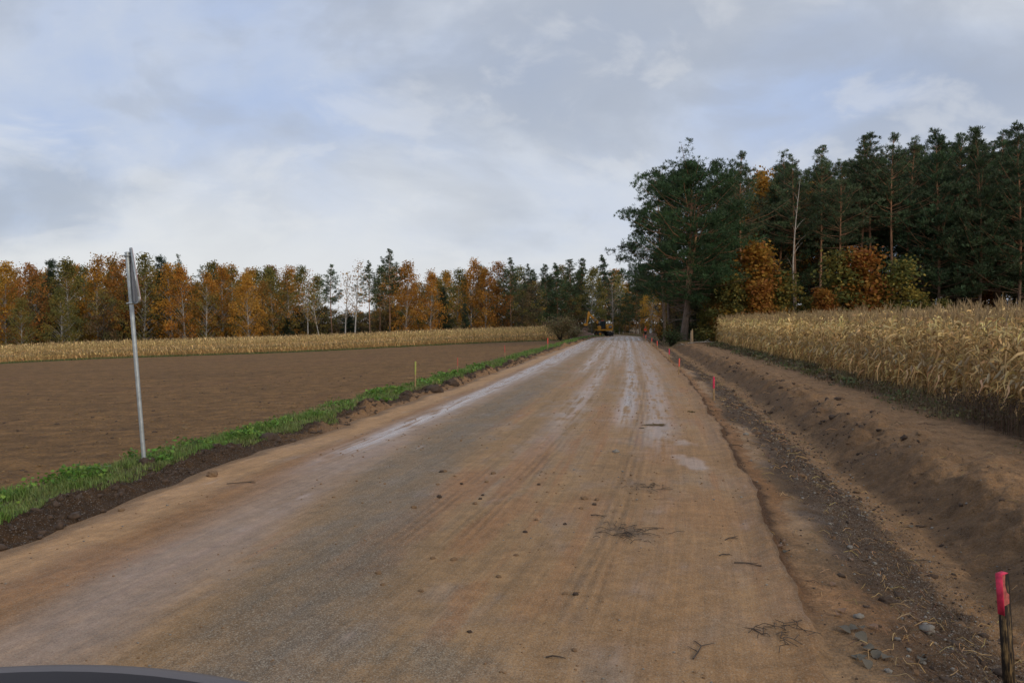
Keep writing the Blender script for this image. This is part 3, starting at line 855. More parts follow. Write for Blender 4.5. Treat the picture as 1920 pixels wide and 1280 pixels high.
def small_things():
    # loose dark soil crumbs of the berm
    mb = MB()
    n = 1900
    Y = 6 + 42 * rng.random(n) ** 1.8; d = np.abs(rng.normal(.34, .22, n)); X = XL(Y) - d; Z = H(X, Y)
    for i in range(n):
        s = (.006 + .042 * rng.random() ** 4) * (1 if Y[i] < 18 else 1.5)
        blob(mb, (X[i], Y[i], Z[i] + s * .1), (s * rng.uniform(.6, 1.6), s * rng.uniform(.6, 1.6), s * rng.uniform(.5, 1.0)), rng.uniform(0, 90), colvar(1, (1, 1, 1), .2)[0], .9, 6, 4)
    o = mb.build('soil_crumbs', M_CLOD, smooth=False); tag(o, 'loose dark soil crumbs along the left berm', 'soil', kind='stuff')
    # clods on the ploughed soil
    mb = MB()
    n = 5200
    Y = 8 + 40 * rng.random(n) ** 1.7; X = XL(Y) - 1.5 - (1 + Y * .7) * rng.random(n) ** 1.2; Z = H(X, Y)
    for i in range(n):
        s = (.007 + .026 * rng.random() ** 3) * (1 if Y[i] < 18 else 1.5)
        blob(mb, (X[i], Y[i], Z[i] + s * .15), (s * rng.uniform(.6, 1.6), s * rng.uniform(.6, 1.6), s * rng.uniform(.5, .9)), rng.uniform(0, 90), (1, 1, 1), .8, 6, 4, mat=int(rng.random() < .12))
    o = mb.build('field_clods', [M_FCLOD, M_CLOD]); tag(o, 'crumbly clods lying all over the ploughed field', 'soil', kind='stuff')
    # loose clods along the cut slope and the dark shoulder
    mb = MB()
    n = 1900
    Y = 4.3 + 46 * rng.random(n) ** 1.9; v = np.where(rng.random(n) < .5, rng.normal(1.15, .35, n), rng.uniform(1.7, 3.4, n)); X = XR(Y) + np.abs(v); Z = H(X, Y)
    keep = (fbm(X * 1.1, Y * .9, 521, 3) > -.1) | (rng.random(n) < .25)
    for i in np.nonzero(keep)[0]:
        s = (.006 + .036 * rng.random() ** 4) * (1 if Y[i] < 14 else 1.5)
        blob(mb, (X[i], Y[i], Z[i] + s * .12), (s * rng.uniform(.6, 1.6), s * rng.uniform(.6, 1.6), s * rng.uniform(.5, 1.0)), rng.uniform(0, 90), (1, 1, 1), .9, 7, 5, mat=int(rng.random() < .3))
    o = mb.build('ditch_clods', [M_CLOD, M_BANK]); tag(o, 'crumbled soil clods on the ditch slope and shoulder', 'soil', kind='stuff')
    # fine gravel of the ditch shoulder
    mb = MB()
    n = 2600
    Y = 4.2 + 26 * rng.random(n) ** 2.2; v = np.where(rng.random(n) < .8, rng.normal(1.35, .35, n), rng.uniform(.1, 3, n)); X = XR(Y) + np.abs(v); Z = H(X, Y)
    for i in range(n):
        s = rng.uniform(.004, .014) * (1 if Y[i] < 10 else 1.6)
        blob(mb, (X[i], Y[i], Z[i] + s * .3), (s, s * rng.uniform(.7, 1.3), s * .7), rng.uniform(0, 90), (1, 1, 1), .3, 6, 4, mat=int(rng.random() < .72))
    o = mb.build('gravel', [M_STONE, M_CLOD], smooth=False); tag(o, 'fine gravel and crumbs on the dark ditch shoulder', 'gravel', kind='stuff')
    n = 1500
    mb = MB()
    Y = 4.4 + 22 * rng.random(n) ** 1.8; X = XR(Y) - rng.uniform(.1, 6.8, n); Z = H(X, Y)
    keep = fbm(X * .8, Y * .4, 511, 3) > -.02
    for i in np.nonzero(keep)[0]:
        s = rng.uniform(.003, .010) * (1 if Y[i] < 9 else 1.7)
        blob(mb, (X[i], Y[i], Z[i] + s * .3), (s * 1.2, s, s * .7), rng.uniform(0, 90), (1, 1, 1), .3, 5, 4, mat=int(rng.random() < .75))
    o = mb.build('grit', [M_STONE, M_MUD]); tag(o, 'scattered grit and mud crumbs on the road surface', 'gravel', kind='stuff')

    # countable stones: built once per shape, then copied
    def pick(name, mats, seed, shape=(1, .8, .6)):
        mb = blob(MB(), (0, 0, 0), shape, seed, (1, 1, 1), .35, 22, 16)
        V = mb.v[0]; rough = .10 if name == 'stone' else .34
        k = 1 + rough * fbm(V[:, 0] * 2.6 + seed, V[:, 1] * 2.6 + V[:, 2] * 2.2, int(seed), 4, .65)
        mb.v[0] = (V * k[:, None] + np.array([0, 0, .25 if name == 'stone' else .12])).astype(np.float32)
        return mb.mesh(name, mats, name == 'stone')
    st_m = [pick('stone', M_STONE, 3), pick('stone', M_STONE, 8, (1, .9, .7)), pick('stone', M_STONE, 14, (.9, .6, .5))]
    mud_m = [pick('mud_clod', M_MUD, 5), pick('mud_clod', M_MUD, 9), pick('mud_clod', M_CLOD, 23)]

    def put(name, me, px, py, s, label, cat, group=None):
        x, y, z = ground_at(px, py)
        o = bpy.data.objects.new(name, me); COL.objects.link(o)
        o.location = (x, y, z); o.scale = (s, s, s); o.rotation_euler = (0, 0, random.uniform(0, 6))
        tag(o, label, cat, group)
        return o
    put('stone', st_m[1], 1745, 1187, .055, 'rounded grey stone lying beside the nearest pink stake', 'stone')
    put('stone', st_m[0], 1598, 1030, .032, 'grey stone on dark gravel right of the pale shoulder', 'stone')
    put('stone', st_m[2], 1652, 1082, .024, 'whitish pebble on the dark shoulder above the sandy fan', 'stone')
    put('stone', st_m[1], 1645, 1060, .02, 'small white pebble just above another on the dark shoulder', 'stone')
    put('stone', st_m[0], 1617, 1162, .035, 'grey stone beside the curled dead leaves on the sand', 'stone')
    put('stone', st_m[2], 1673, 1266, .028, 'smooth pebble at the bottom edge near the dead leaves', 'stone')
    put('stone', st_m[0], 1155, 849, .055, 'pale lump of stone lying on the open right lane', 'stone')
    put('stone', st_m[2], 1400, 816, .06, 'cream coloured stone on the pale strip beside the road edge', 'stone')
    put('mud_clod', mud_m[2], 1668, 1133, .06, 'dark soil clod above the sandy fan by the ditch', 'clod')
    put('mud_clod', mud_m[2], 815, 732, .26, 'large dark soil lump on the grass edge of the left verge', 'clod')
    put('mud_clod', mud_m[2], 848, 718, .22, 'dark soil lump farther along the left grass verge', 'clod')
    put('mud_clod', mud_m[2], 275, 872, .13, 'dark soil mound heaped against the signpost foot', 'clod')
    put('mud_clod', mud_m[2], 505, 825, .17, 'biggest dark clod on the berm right of the signpost', 'clod')
    put('mud_clod', mud_m[0], 395, 893, .085, 'orange mud lump on sand below the signpost', 'clod')
    put('mud_clod', mud_m[0], 1097, 937, .045, 'orange mud clod beside pale stones in mid road', 'clod')
    put('mud_clod', mud_m[0], 224, 959, .035, 'reddish clod on the sand near the left frame edge', 'clod')
    for (px, py, s) in ((827, 886, .03), (833, 885, .03), (820, 910, .022), (925, 889, .03), (912, 905, .026), (775, 953, .028), (823, 933, .03), (905, 930, .02), (900, 937, .02), (890, 946, .025),
                        (1010, 910, .022), (865, 908, .018), (852, 894, .018), (985, 1000, .022), (968, 1044, .02), (935, 1085, .022), (1006, 977, .02), (1060, 985, .02), (1090, 955, .022), (1115, 948, .025),
                        (1120, 939, .03), (850, 1052, .026), (811, 1050, .02), (708, 1078, .025), (716, 1100, .018), (788, 1112, .02), (880, 1190, .016), (1080, 1118, .02), (1078, 1225, .018), (1060, 1117, .018)):
        put('mud_clod', random.choice(mud_m), px, py, s * 1.15, 'small brown mud crumb lying on the road', 'clod', 'mud crumbs scattered on the road')
    for (px, py, s) in ((1712, 1225, .022), (1760, 1212, .018), (1690, 1205, .02), (1840, 1200, .022), (1820, 1240, .018), (1780, 1205, .014), (1660, 1070, .016), (1560, 985, .02), (1572, 1002, .018), (1700, 1165, .014), (1850, 1140, .016), (1740, 1250, .02), (1795, 1262, .016)):
        put('stone', random.choice(st_m), px, py, s, 'small pale pebble on the dark ditch shoulder', 'stone', 'pebbles on the ditch shoulder')

    # dead leaves: curled, with a midrib
    def leaf_mesh(mat, seed):
        r = np.random.default_rng(seed); n = 7
        t = np.linspace(0, 1, n); w = np.sin(np.pi * t ** .8) * .42 + .01
        cz = .16 * np.sin(t * 3 + r.uniform(0, 2)) + .05
        V = np.concatenate([np.stack([t - .5, -w, cz + .22 * w + r.normal(0, .03, n)], 1), np.stack([t - .5, 0 * w, cz], 1), np.stack([t - .5, w, cz + .35 * w + r.normal(0, .03, n)], 1)])
        q = []
        for k in range(2):
            for i in range(n - 1):
                q.append([k * n + i, k * n + i + 1, (k + 1) * n + i + 1, (k + 1) * n + i])
        mb = MB().add(V, np.array(q))
        tube(mb, [(-.75, 0, cz[0] * .6), (-.5, 0, cz[0])], .015, 4)
        return mb.mesh('dead_leaf', mat, True)
    lm = [leaf_mesh(M_DLEAF, 1), leaf_mesh(M_DLEAF, 2), leaf_mesh(M_BLEAF, 3)]
    for (px, py, s, k) in ((1590, 1190, .12, 0), (1605, 1187, .10, 1), (1622, 1205, .12, 0), (1643, 1184, .10, 2), (1576, 1160, .09, 2), (1585, 1152, .09, 2), (1620, 1185, .08, 1), (1635, 1225, .1, 1), (1650, 1238, .1, 0), (1622, 1243, .09, 1), (1632, 1256, .1, 0), (1645, 1230, .08, 0), (1668, 1243, .1, 1), (1612, 1240, .08, 0), (1470, 1030, .1, 2), (1480, 1040, .1, 1), (1472, 1020, .08, 2), (1711, 991, .1, 1), (1738, 1247, .09, 1), (1742, 1241, .08, 1), (1568, 1102, .08, 2), (1600, 1055, .07, 2)):
        x, y, z = ground_at(px, py)
        o = bpy.data.objects.new('dead_leaf', lm[k]); COL.objects.link(o)
        s *= .8; o.location = (x, y, z + .01); o.scale = (s, s, s); o.rotation_euler = (random.uniform(-.3, .3), random.uniform(-.3, .3), random.uniform(0, 6))
        tag(o, 'curled brown dead leaf lying at the road edge' if k == 2 else 'curled grey dead leaf lying at the road edge', 'leaf', 'brown fallen leaves at the road edge' if k == 2 else 'grey fallen leaves at the road edge')

    # twigs
    def twig(px, py, L, a, label, forks=2):
        x, y, z = ground_at(px, py)
        mb = MB(); r = random
        p = [(-L / 2, 0, .008), (-L / 6, r.uniform(-.1, .1) * L, .015), (L / 5, r.uniform(-.1, .1) * L, .012), (L / 2, r.uniform(-.1, .1) * L, .006)]
        tube(mb, p, [.006, .005, .004, .002], 5)
        for _ in range(forks):
            b = p[r.choice([1, 2])]; e = (b[0] + L * .3, b[1] + r.choice([-1, 1]) * L * .25, .006)
            tube(mb, [b, e], [.004, .0015], 4)
        o = mb.build('twig', M_TWIG, loc=(x, y, z)); o.rotation_euler = (0, 0, a); tag(o, label, 'twig')
    twig(1308, 1225, .3, 1.25, 'forked dark twig near the bottom edge of the road')
    twig(1410, 1064, .28, -.6, 'thin dark twig lying across the right lane')
    twig(1362, 1044, .12, .4, 'short thick dark twig in the right lane')
    twig(1122, 970, .16, -.5, 'short dark stick in the middle of the road')
    twig(1043, 1240, .12, 0, 'little dark stick on bare asphalt at the bottom', 0)
    twig(1375, 1012, .22, .7, 'pale bent stick above the thin twig in the right lane')
    twig(450, 907, .35, .35, 'brown stick on the sand right of the signpost')
    twig(1720, 1055, .4, .5, 'long tan stick on the ditch shoulder near the nearest stake', 1)
    # tangles of crushed twigs on the damp blots
    for (px, py, n, sp, lb) in ((1180, 1000, 46, .16, 'large tangle of crushed dark twigs on a damp blot'), (1218, 915, 22, .13, 'small tangle of crushed twigs farther up the right lane'), (1462, 1192, 26, .09, 'matted tangle of fine rootlets near the bottom right lane')):
        x, y, z = ground_at(px, py); mb = MB()
        for _ in range(n):
            a = rng.uniform(0, 6.28); L = rng.uniform(.05, .2); c = rng.normal(0, sp, 2)
            zz = H(np.array([x + c[0]]), np.array([y + c[1]]))[0] - z
            tube(mb, [(c[0], c[1], zz + .006), (c[0] + math.cos(a) * L * .5, c[1] + math.sin(a) * L * .5, zz + rng.uniform(.008, .03)), (c[0] + math.cos(a + .3) * L, c[1] + math.sin(a + .3) * L, zz + .006)], .0028, 3, cap=False)
        o = mb.build('twig_tangle', M_TWIG, loc=(x, y, z)); tag(o, lb, 'twigs', kind='stuff')


small_things()


# ------------------------------------------------------------------ maize
MZC = (.67, .465, .205)


def maize(seed, hi=True, h=2.15):
    """returns dict of MBs: stalk, foliage, tassel, cob"""
    r = np.random.default_rng(seed)
    out = {k: MB() for k in ('stalk', 'foliage', 'tassel', 'cob')}
    lean = r.normal(0, .05, 2)
    def at(z):
        return np.array([lean[0] * z + .02 * math.sin(z * 3 + seed), lean[1] * z, z])
    zs = np.linspace(-.05, h * .9, 5 if hi else 3)
    tube(out['stalk'], [at(z) for z in zs], np.linspace(.013, .006, len(zs)), 5 if hi else 3, np.array((.40, .27, .12)) * r.uniform(.8, 1.15), cap=False)
    plane = r.uniform(0, 3.14)
    nl = 15 if hi else 9
    for i in range(nl):
        z = (.28 if hi else .5) + (h * .93 - .4) * i / (nl - 1) * r.uniform(.93, 1.03)
        az = plane + (i % 2) * math.pi + r.normal(0, .45)
        L = r.uniform(.38, .72) * (1.0 if z < h * .75 else .7); wd = r.uniform(.03, .075) * (1 if hi else 1.4)
        up = r.uniform(.1, 1.0); droop = r.uniform(.5, 2.1); tw = r.normal(0, 1.4)
        if z < .8: droop += .5
        ns = 6 if hi else 3
        t = np.linspace(0, 1, ns)
        rr = L * (t * .75 - .18 * t ** 3 * droop); zz = L * (up * t - droop * .75 * t ** 2)
        rr = np.maximum(rr, .02 * t)
        kink = r.normal(0, .09, ns) * t
        dirv = np.array([math.cos(az), math.sin(az), 0]); sid = np.array([-math.sin(az), math.cos(az), 0])
        cen = at(z)[None] + dirv[None] * rr[:, None] + sid[None] * kink[:, None] + np.array([[0, 0, 1]]) * zz[:, None]
        cen[:, 2] = np.maximum(cen[:, 2], .03)
        wv = wd * np.array([.55, 1, .95, .8, .5, .08] if hi else [.7, 1, .15])[:ns] * .5
        ta = tw * t + r.normal(0, .25)
        s = sid[None] * np.cos(ta)[:, None] + np.array([[0, 0, 1]]) * np.sin(ta)[:, None]
        V = np.concatenate([cen - s * wv[:, None], cen + s * wv[:, None]])
        q = np.array([[k, k + 1, ns + k + 1, ns + k] for k in range(ns - 1)])
        c = np.array(MZC) * r.uniform(.38, 1.4) * (1 + r.normal(0, .05, 3))
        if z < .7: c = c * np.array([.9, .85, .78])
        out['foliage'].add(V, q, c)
    top = at(h * .9)
    for i in range(7 if hi else 3):
        a = r.uniform(0, 6.28); k = r.uniform(.05, .5); L = r.uniform(.16, .32)
        e = top + np.array([math.cos(a) * k * L, math.sin(a) * k * L, L * (1 - .3 * k)])
        tube(out['tassel'], [top - np.array([0, 0, .05]), (top + e) / 2 + np.array([0, 0, .02]), e], [.006, .005, .003] if hi else [.012, .012, .006], 3, np.array((.40, .28, .145)) * r.uniform(.7, 1.2), cap=False)
    if r.random() < .8 or hi:
        z = h * r.uniform(.36, .5); a = plane + r.normal(0, .4); d = np.array([math.cos(a) * .6, math.sin(a) * .6, -.7 if r.random() < .5 else .8]); d /= np.linalg.norm(d)
        b = at(z) + np.array([math.cos(a), math.sin(a), 0]) * .03
        tube(out['cob'], [b, b + d * .05, b + d * .13, b + d * .2, b + d * .25], [.012, .03, .034, .022, .004], 6 if hi else 4, np.array((.52, .41, .25)) * r.uniform(.8, 1.15), cap=False)
    return out


def merged(parts):
    V, Fq, Cc = [], [], []; n = 0
    mb = MB()
    for p in parts.values():
        for v in range(len(p.f)):
            pass
        if not p.f:
            continue
        vv = np.concatenate(p.v)
        for f, c, m in zip(p.f, p.c, p.m):
            mb.f.append(f + mb.n); mb.c.append(c); mb.m.append(m)
        mb.v.append(vv); mb.n += len(vv)
    return mb


def scatter_merge(mb, protos, P, rz, sc, tint):
    """bakes transformed copies of prototype MBs into one mesh"""
    pk = []
    for p in protos:
        V = np.concatenate(p.v)
        tri = [f for f in p.f if f.shape[1] == 3]; quad = [f for f in p.f if f.shape[1] == 4]
        ct = [c for f, c in zip(p.f, p.c) if f.shape[1] == 3]; cq = [c for f, c in zip(p.f, p.c) if f.shape[1] == 4]
        pk.append((V, quad and np.concatenate(quad), cq and np.concatenate(cq), tri and np.concatenate(tri), ct and np.concatenate(ct)))
    pick = rng.integers(0, len(protos), len(P))
    for k, (V, Q, CQ, T, CT) in enumerate(pk):
        idx = np.nonzero(pick == k)[0]; m = len(idx)
        if m == 0: continue
        c, s = np.cos(rz[idx]), np.sin(rz[idx]); z = np.zeros(m)
        R = np.stack([np.stack([c, -s, z], 1), np.stack([s, c, z], 1), np.stack([z, z, z + 1], 1)], 1) * sc[idx][:, None, None]
        W = np.einsum('nij,vj->nvi', R, V) + P[idx][:, None, :]
        off = (np.arange(m) * len(V))[:, None, None]
        base = mb.n
        mb.v.append(W.reshape(-1, 3).astype(np.float32)); mb.n += m * len(V)
        for Fm, Cm in ((Q, CQ), (T, CT)):
            if len(Fm) == 0: continue
            mb.f.append((Fm[None] + off).reshape(-1, Fm.shape[1]).astype(np.int32) + base)
            mb.c.append((Cm[None] * tint[idx][:, None, None]).reshape(-1, 3).astype(np.float32)); mb.m.append(np.zeros(m * len(Fm), np.int32))


def make_maize():
    hi = [maize(100 + i, True, 2.1 + .32 * ((i * 7) % 10) / 10) for i in range(10)]
    lo = [merged(maize(200 + i, False, 2.1 + .32 * ((i * 7) % 10) / 10)) for i in range(10)]
    him = [merged(p) for p in hi]
    # right field: rows parallel to the road
    pts = []
    for r in range(19):
        ys = np.arange(9.0, 73, .165) + rng.normal(0, .03, len(np.arange(9.0, 73, .165)))
        v = 6.0 + r * .72
        for y in ys:
            pts.append((float(XR(y)) + v + rng.normal(0, .05) + .12 * math.sin(y * .4), y, r))
    pts = np.array(pts)
    X, Y, R = pts.T
    vis = np.abs(X / Y) < .66
    keep = (rng.random(len(X)) < np.where(R < 6, 1, .75)) & (Y < 73 - .3 * (R - 3))
    X, Y, R, vis = X[keep], Y[keep], R[keep], vis[keep]
    Z = H(X, Y)
    # the individuals: the plants of the front rows that show largest
    score = np.where(vis, np.hypot(X, Y) + R * 3.0, 1e6)
    order = np.argsort(score); ind = order[:300]; rest = order[300:]
    protos = []
    for p in hi:
        t = empty('maize_plant')
        tag(t, 'dry straw coloured maize plant in the near rows of the right field', 'maize plant', 'maize plants in the near rows of the right field')
        p['stalk'].build('stalk', M_MSTALK, t, True); p['foliage'].build('foliage', M_MAIZE, t); p['tassel'].build('tassel', M_MSTALK, t); p['cob'].build('cob', M_MAIZE, t, True)
        protos.append(t)
    for n, i in enumerate(ind):
        s = rng.uniform(.94, 1.12); k = n % 10
        loc = (X[i], Y[i], Z[i]); rz = rng.uniform(0, 6.28)
        if n < 10:
            o = protos[k]; o.location = loc; o.rotation_euler = (0, 0, rz); o.scale = (s, s, s)
        else:
            dup(protos[k], loc, rz, (s, s, s))
    mb = MB()
    hi_r = rest[(R[rest] < 4)]; lo_r = rest[(R[rest] >= 4)]
    for grp, pr in ((hi_r, him), (lo_r, lo)):
        n = len(grp)
        scatter_merge(mb, pr, np.stack([X[grp], Y[grp], Z[grp]], 1), rng.uniform(0, 6.28, n), rng.uniform(.92, 1.12, n), rng.uniform(.8, 1.2, n))
    o = mb.build('maize_crop', M_MAIZE); tag(o, 'dense dry maize filling the rest of the right field', 'maize', kind='stuff')
    # left strip far across the ploughed field
    mb = MB(); PP = []
    for r in range(9):
        t = np.arange(-70, 78.5, .24)
        q = r * .75 + rng.normal(0, .06, len(t)) + .4
        PP.append(np.stack([MZ_A[0] + MZ_DIR[0] * t + MZ_N[0] * q + rng.normal(0, .05, len(t)), MZ_A[1] + MZ_DIR[1] * t + MZ_N[1] * q], 1))
    for r in range(14):
        t = np.arange(-70, 77, .5); q = 7.5 + r * 1.6
        PP.append(np.stack([MZ_A[0] + MZ_DIR[0] * t + MZ_N[0] * q + rng.normal(0, .1, len(t)), MZ_A[1] + MZ_DIR[1] * t + MZ_N[1] * q + rng.normal(0, .1, len(t))], 1))
    PP = np.concatenate(PP); n = len(PP)
    scatter_merge(mb, lo, np.stack([PP[:, 0], PP[:, 1], H(PP[:, 0], PP[:, 1])], 1), rng.uniform(0, 6.28, n), rng.uniform(.9, 1.1, n), rng.uniform(.95, 1.4, n))
    o = mb.build('distant_maize_crop', M_MAIZE); tag(o, 'long strip of dry maize across the ploughed field on the left', 'maize', kind='stuff')
    # broken stalks dragged onto the path
    x, y, z = ground_at(1558, 700); mb = MB()
    for i in range(11):
        a = rng.normal(.25, .5); L = rng.uniform(.5, 1.3); c = rng.normal(0, .25, 2) * np.array([1.4, .6])
        p = np.array([[c[0] - math.cos(a) * L / 2, c[1] - math.sin(a) * L / 2, .03], [c[0], c[1], rng.uniform(.05, .2)], [c[0] + math.cos(a) * L / 2, c[1] + math.sin(a) * L / 2, rng.uniform(.03, .22)]])
        tube(mb, p, .014, 5, colvar(1, (.46, .31, .13), .15)[0])
        k = 5
        P = p[rng.integers(0, 3, k)] + rng.normal(0, .07, (k, 3)); P[:, 2] = np.abs(P[:, 2]) + .02
        leaves(mb, P, rng.uniform(.15, .32, k), colvar(k, (.50, .36, .18), .2), flat=.6, aspect=.3)
    o = mb.build('fallen_stalks', M_MAIZE, loc=(x, y, z)); tag(o, 'heap of broken yellow maize stalks lying on the dirt path', 'maize stalks')


make_maize()


# ------------------------------------------------------------------ trees
def wander(n, h, amp, seed, lean=(0, 0)):
    r = np.random.default_rng(seed)
    t = np.linspace(0, 1, n)
    a, b = r.uniform(0, 6.28, 2)
    x = amp * (np.sin(t * r.uniform(2, 4) + a) - math.sin(a)) + lean[0] * t * h
    y = amp * (np.sin(t * r.uniform(2, 4) + b) - math.sin(b)) + lean[1] * t * h
    return np.stack([x, y, t * h], 1)


def along(path, t):
    k = np.clip(t, 0, 1) * (len(path) - 1); i = np.minimum(k.astype(int) if hasattr(k, 'astype') else int(k), len(path) - 2)
    f = (k - i)[..., None] if hasattr(k, 'shape') and np.ndim(k) else (k - i)
    return path[i] * (1 - f) + path[i + 1] * f


def broadleaf(seed, h, R, base, nclump, nleaf, leaf, cols, lean=(0, 0), rtrunk=None, shape='birch', spread=.95, bend=.3):
    """trunk MB, crown MB: limbs carry clumps of leaves, with gaps between the clumps"""
    r = np.random.default_rng(seed); global rng
    old, rng = rng, r
    tr, cr = MB(), MB()
    path = wander(9, h * .97, bend, seed, lean)
    rt = rtrunk or h * .011
    path0 = np.vstack([path[0] - np.array([0, 0, .3]), path])
    tube(tr, path0, np.concatenate([[rt * 1.25], rt * (1 - .88 * np.linspace(0, 1, 9) ** .9)]), 7)
    cols = [np.array(c) for c in cols]
    for i in range(nclump):
        t = (i + r.random()) / nclump
        if shape == 'birch': prof = (math.sin(math.pi * min(1, .08 + t ** .75 * .95)) ** .8)
        elif shape == 'round': prof = math.sqrt(max(0, 1 - (2 * t - .9) ** 2 * .95))
        else: prof = (1 - t) ** 1.05 * (.75 + .35 * math.sin(t * 21 + seed)) + .08
        a = r.uniform(0, 6.28); rad_ = R * prof * math.sqrt(r.uniform(.08, 1))
        z = h * (base + (1 - base) * t)
        c = along(path, np.array([min(z / h, 1)]))[0] + np.array([math.cos(a) * rad_, math.sin(a) * rad_, 0]); c[2] = z
        tt = max(.05, (z - rad_ * .9) / h)
        b = along(path, np.array([tt]))[0]
        if rad_ > .4 * R * .5:
            m = (b + c) / 2 + np.array([0, 0, .12 * rad_])
            tube(tr, [b, m, c], [rt * .2, rt * .11, rt * .03], 4, cap=False)
        n = max(3, int(nleaf * r.uniform(.4, 1.5)))
        s = spread * r.uniform(.55, 1.25)
        P = c[None] + np.clip(r.normal(0, 1, (n, 3)), -1.5, 1.5) * np.array([s, s, s * .7]) * .66
        if shape == 'birch':
            P[:, 2] -= .3 * np.abs(r.normal(0, s, n))
        base_c = cols[r.integers(len(cols))] * r.uniform(.75, 1.25)
        leaves(cr, P, leaf * r.uniform(.7, 1.3, n), colvar(n, base_c * 1.06, .11, .04), aspect=.75)
    rng = old
    return tr, cr


def tufts(mb, P, D, size, col, k=9, wd=.13):
    """needle sprays: k narrow blades fanning out from each P around direction D"""
    n = len(P)
    P = np.repeat(P, k, 0); D = np.repeat(D, k, 0); col = np.repeat(col, k, 0); size = np.repeat(np.broadcast_to(size, (n,)), k)
    d = D + rng.normal(0, .75, D.shape); d /= np.linalg.norm(d, axis=1)[:, None] + 1e-9
    s = np.cross(d, rng.normal(size=d.shape)); s /= np.linalg.norm(s, axis=1)[:, None] + 1e-9
    tip = P + d * size[:, None]; mid = P + d * size[:, None] * .55; w = s * (size * wd * .5)[:, None]
    V = np.stack([P, mid + w, tip, mid - w], 1).reshape(-1, 3); i = np.arange(len(P)) * 4
    mb.add(V, np.stack([i, i + 1, i + 2, i + 3], 1), col * rng.uniform(.75, 1.25, (len(P), 1)))


def pine(seed, h, R, base, nbr, ntuft, size, green, lean=(0, 0), bend=.35, shape='tall', rtrunk=None, dead=4, fork=False):
    global rng
    r = np.random.default_rng(seed); old, rng = rng, r
    tr, cr = MB(), MB()
    path = wander(10, h, bend, seed, lean); rt = rtrunk or h * .0095
    path0 = np.vstack([path[0] - np.array([0, 0, .3]), path])
    tube(tr, path0, np.concatenate([[rt * 1.2], rt * (1 - .93 * np.linspace(0, 1, 10) ** 1.1)]), 8)
    if fork:
        p2 = path.copy(); k = np.linspace(0, 1, 10); p2[:, 0] += 1.1 * k; p2[:, 0] -= .55 * np.exp(-k * 6) * 0; p2[:, 1] -= .8 * k
        p2[:, 0] -= .28; tube(tr, np.vstack([p2[0] - np.array([0, 0, .3]), p2[:8]]), np.linspace(rt * .9, rt * .25, 9), 8)
    green = np.array(green)
    for i in range(nbr):
        t = (i + r.random()) / nbr
        if shape == 'tall': prof = (1 - t) ** .65 * (.7 + .5 * math.sin(math.pi * min(1, t * 1.1 + .1))) + .07
        elif shape == 'wide': prof = math.sqrt(max(.02, 1 - (1.75 * t - .62) ** 2)) if t > .1 else .55 + 2.5 * t
        else: prof = (1 - t) ** .85 + .05
        prof *= r.uniform(.4, 1.3) * (1.5 if shape != 'spruce' and r.random() < .06 else 1)
        z = h * (base + (1 - base) * min(1, max(0, t + r.normal(0, .02))) * .99)
        a = r.uniform(0, 6.28); L = max(.25, R * prof)
        up = {'tall': .25 + .9 * t, 'wide': .12 + .6 * t, 'spruce': -.25 + .6 * t}[shape] + r.normal(0, .12)
        b = along(path, np.array([z / h]))[0]
        d = np.array([math.cos(a), math.sin(a), up]); d /= np.linalg.norm(d)
        e = b + d * L; m = b + d * L * .55 + np.array([0, 0, -.07 * L])
        br = np.stack([b, m, e]); tube(tr, br, [rt * .2 * (.4 + .6 * (1 - t)), rt * .11, rt * .04], 4, cap=False)
        nt = max(4, int(ntuft * (.3 + .7 * min(1, L / R)) * r.uniform(.6, 1.3) * (1.2 - .65 * t if shape == 'tall' else 1)))
        # side twigs gather the tufts into pads
        npad = max(1, int((3 if shape == 'tall' else 1.5) + L * .9)); s = np.sqrt(r.uniform({'tall': .04, 'wide': .12, 'spruce': .02}[shape], 1, npad)); C0 = along(br, s)
        side = np.cross(d, [0, 0, 1.0]); side /= np.linalg.norm(side) + 1e-9
        C0 = C0 + side[None] * r.normal(0, .26 * L, npad)[:, None] * (1 - .4 * s)[:, None] + np.array([[0, 0, 1]]) * r.uniform(0, .22, npad)[:, None]
        pk = r.integers(0, npad, nt)
        P = C0[pk] + r.normal(0, 1, (nt, 3)) * np.array([.30, .30, .13]) * (.50 + .15 * R) * (1 - .55 * t * (shape == 'tall'))
        D = np.tile(d * .5 + np.array([0, 0, .75]), (nt, 1)) if shape != 'spruce' else np.tile(d + np.array([0, 0, -.25]), (nt, 1))
        tufts(cr, P, D, size * r.uniform(.7, 1.25, nt), colvar(nt, green * r.uniform(.7, 1.35), .16, .06))
    for i in range(dead):
        z = h * r.uniform(min(.12, base * .5), base); a = r.uniform(0, 6.28); L = r.uniform(.5, .4 * R + .8); b = along(path, np.array([z / h]))[0]
        e = b + np.array([math.cos(a) * L, math.sin(a) * L, r.uniform(-.35, .3) * L])
        tube(tr, [b, (b + e) / 2 + np.array([0, 0, .08 * L]), e], [rt * .22, rt * .14, rt * .03], 4, cap=False)
    rng = old
    return tr, cr


ORANGE = [(.42, .185, .03), (.46, .22, .037), (.34, .165, .035)]
GOLD = [(.46, .235, .035), (.40, .21, .035), (.47, .27, .05)]
OLIVE = [(.22, .18, .045), (.18, .165, .045), (.28, .20, .045), (.15, .15, .05)]
RUST = [(.33, .155, .032), (.38, .18, .036), (.24, .13, .036)]
MIXED = [(.40, .19, .035), (.20, .16, .042), (.30, .18, .04)]
PALE = [(.36, .24, .10), (.40, .20, .06)]
BROWN = [(.14, .10, .055), (.18, .11, .05), (.11, .09, .05)]
YGREEN = [(.135, .13, .035), (.25, .18, .04), (.095, .105, .03)]
PG = (.072, .10, .046); PGD = (.058, .085, .038); SG = (.034, .052, .028)
PG2 = (.050, .088, .034)

KIND = {}


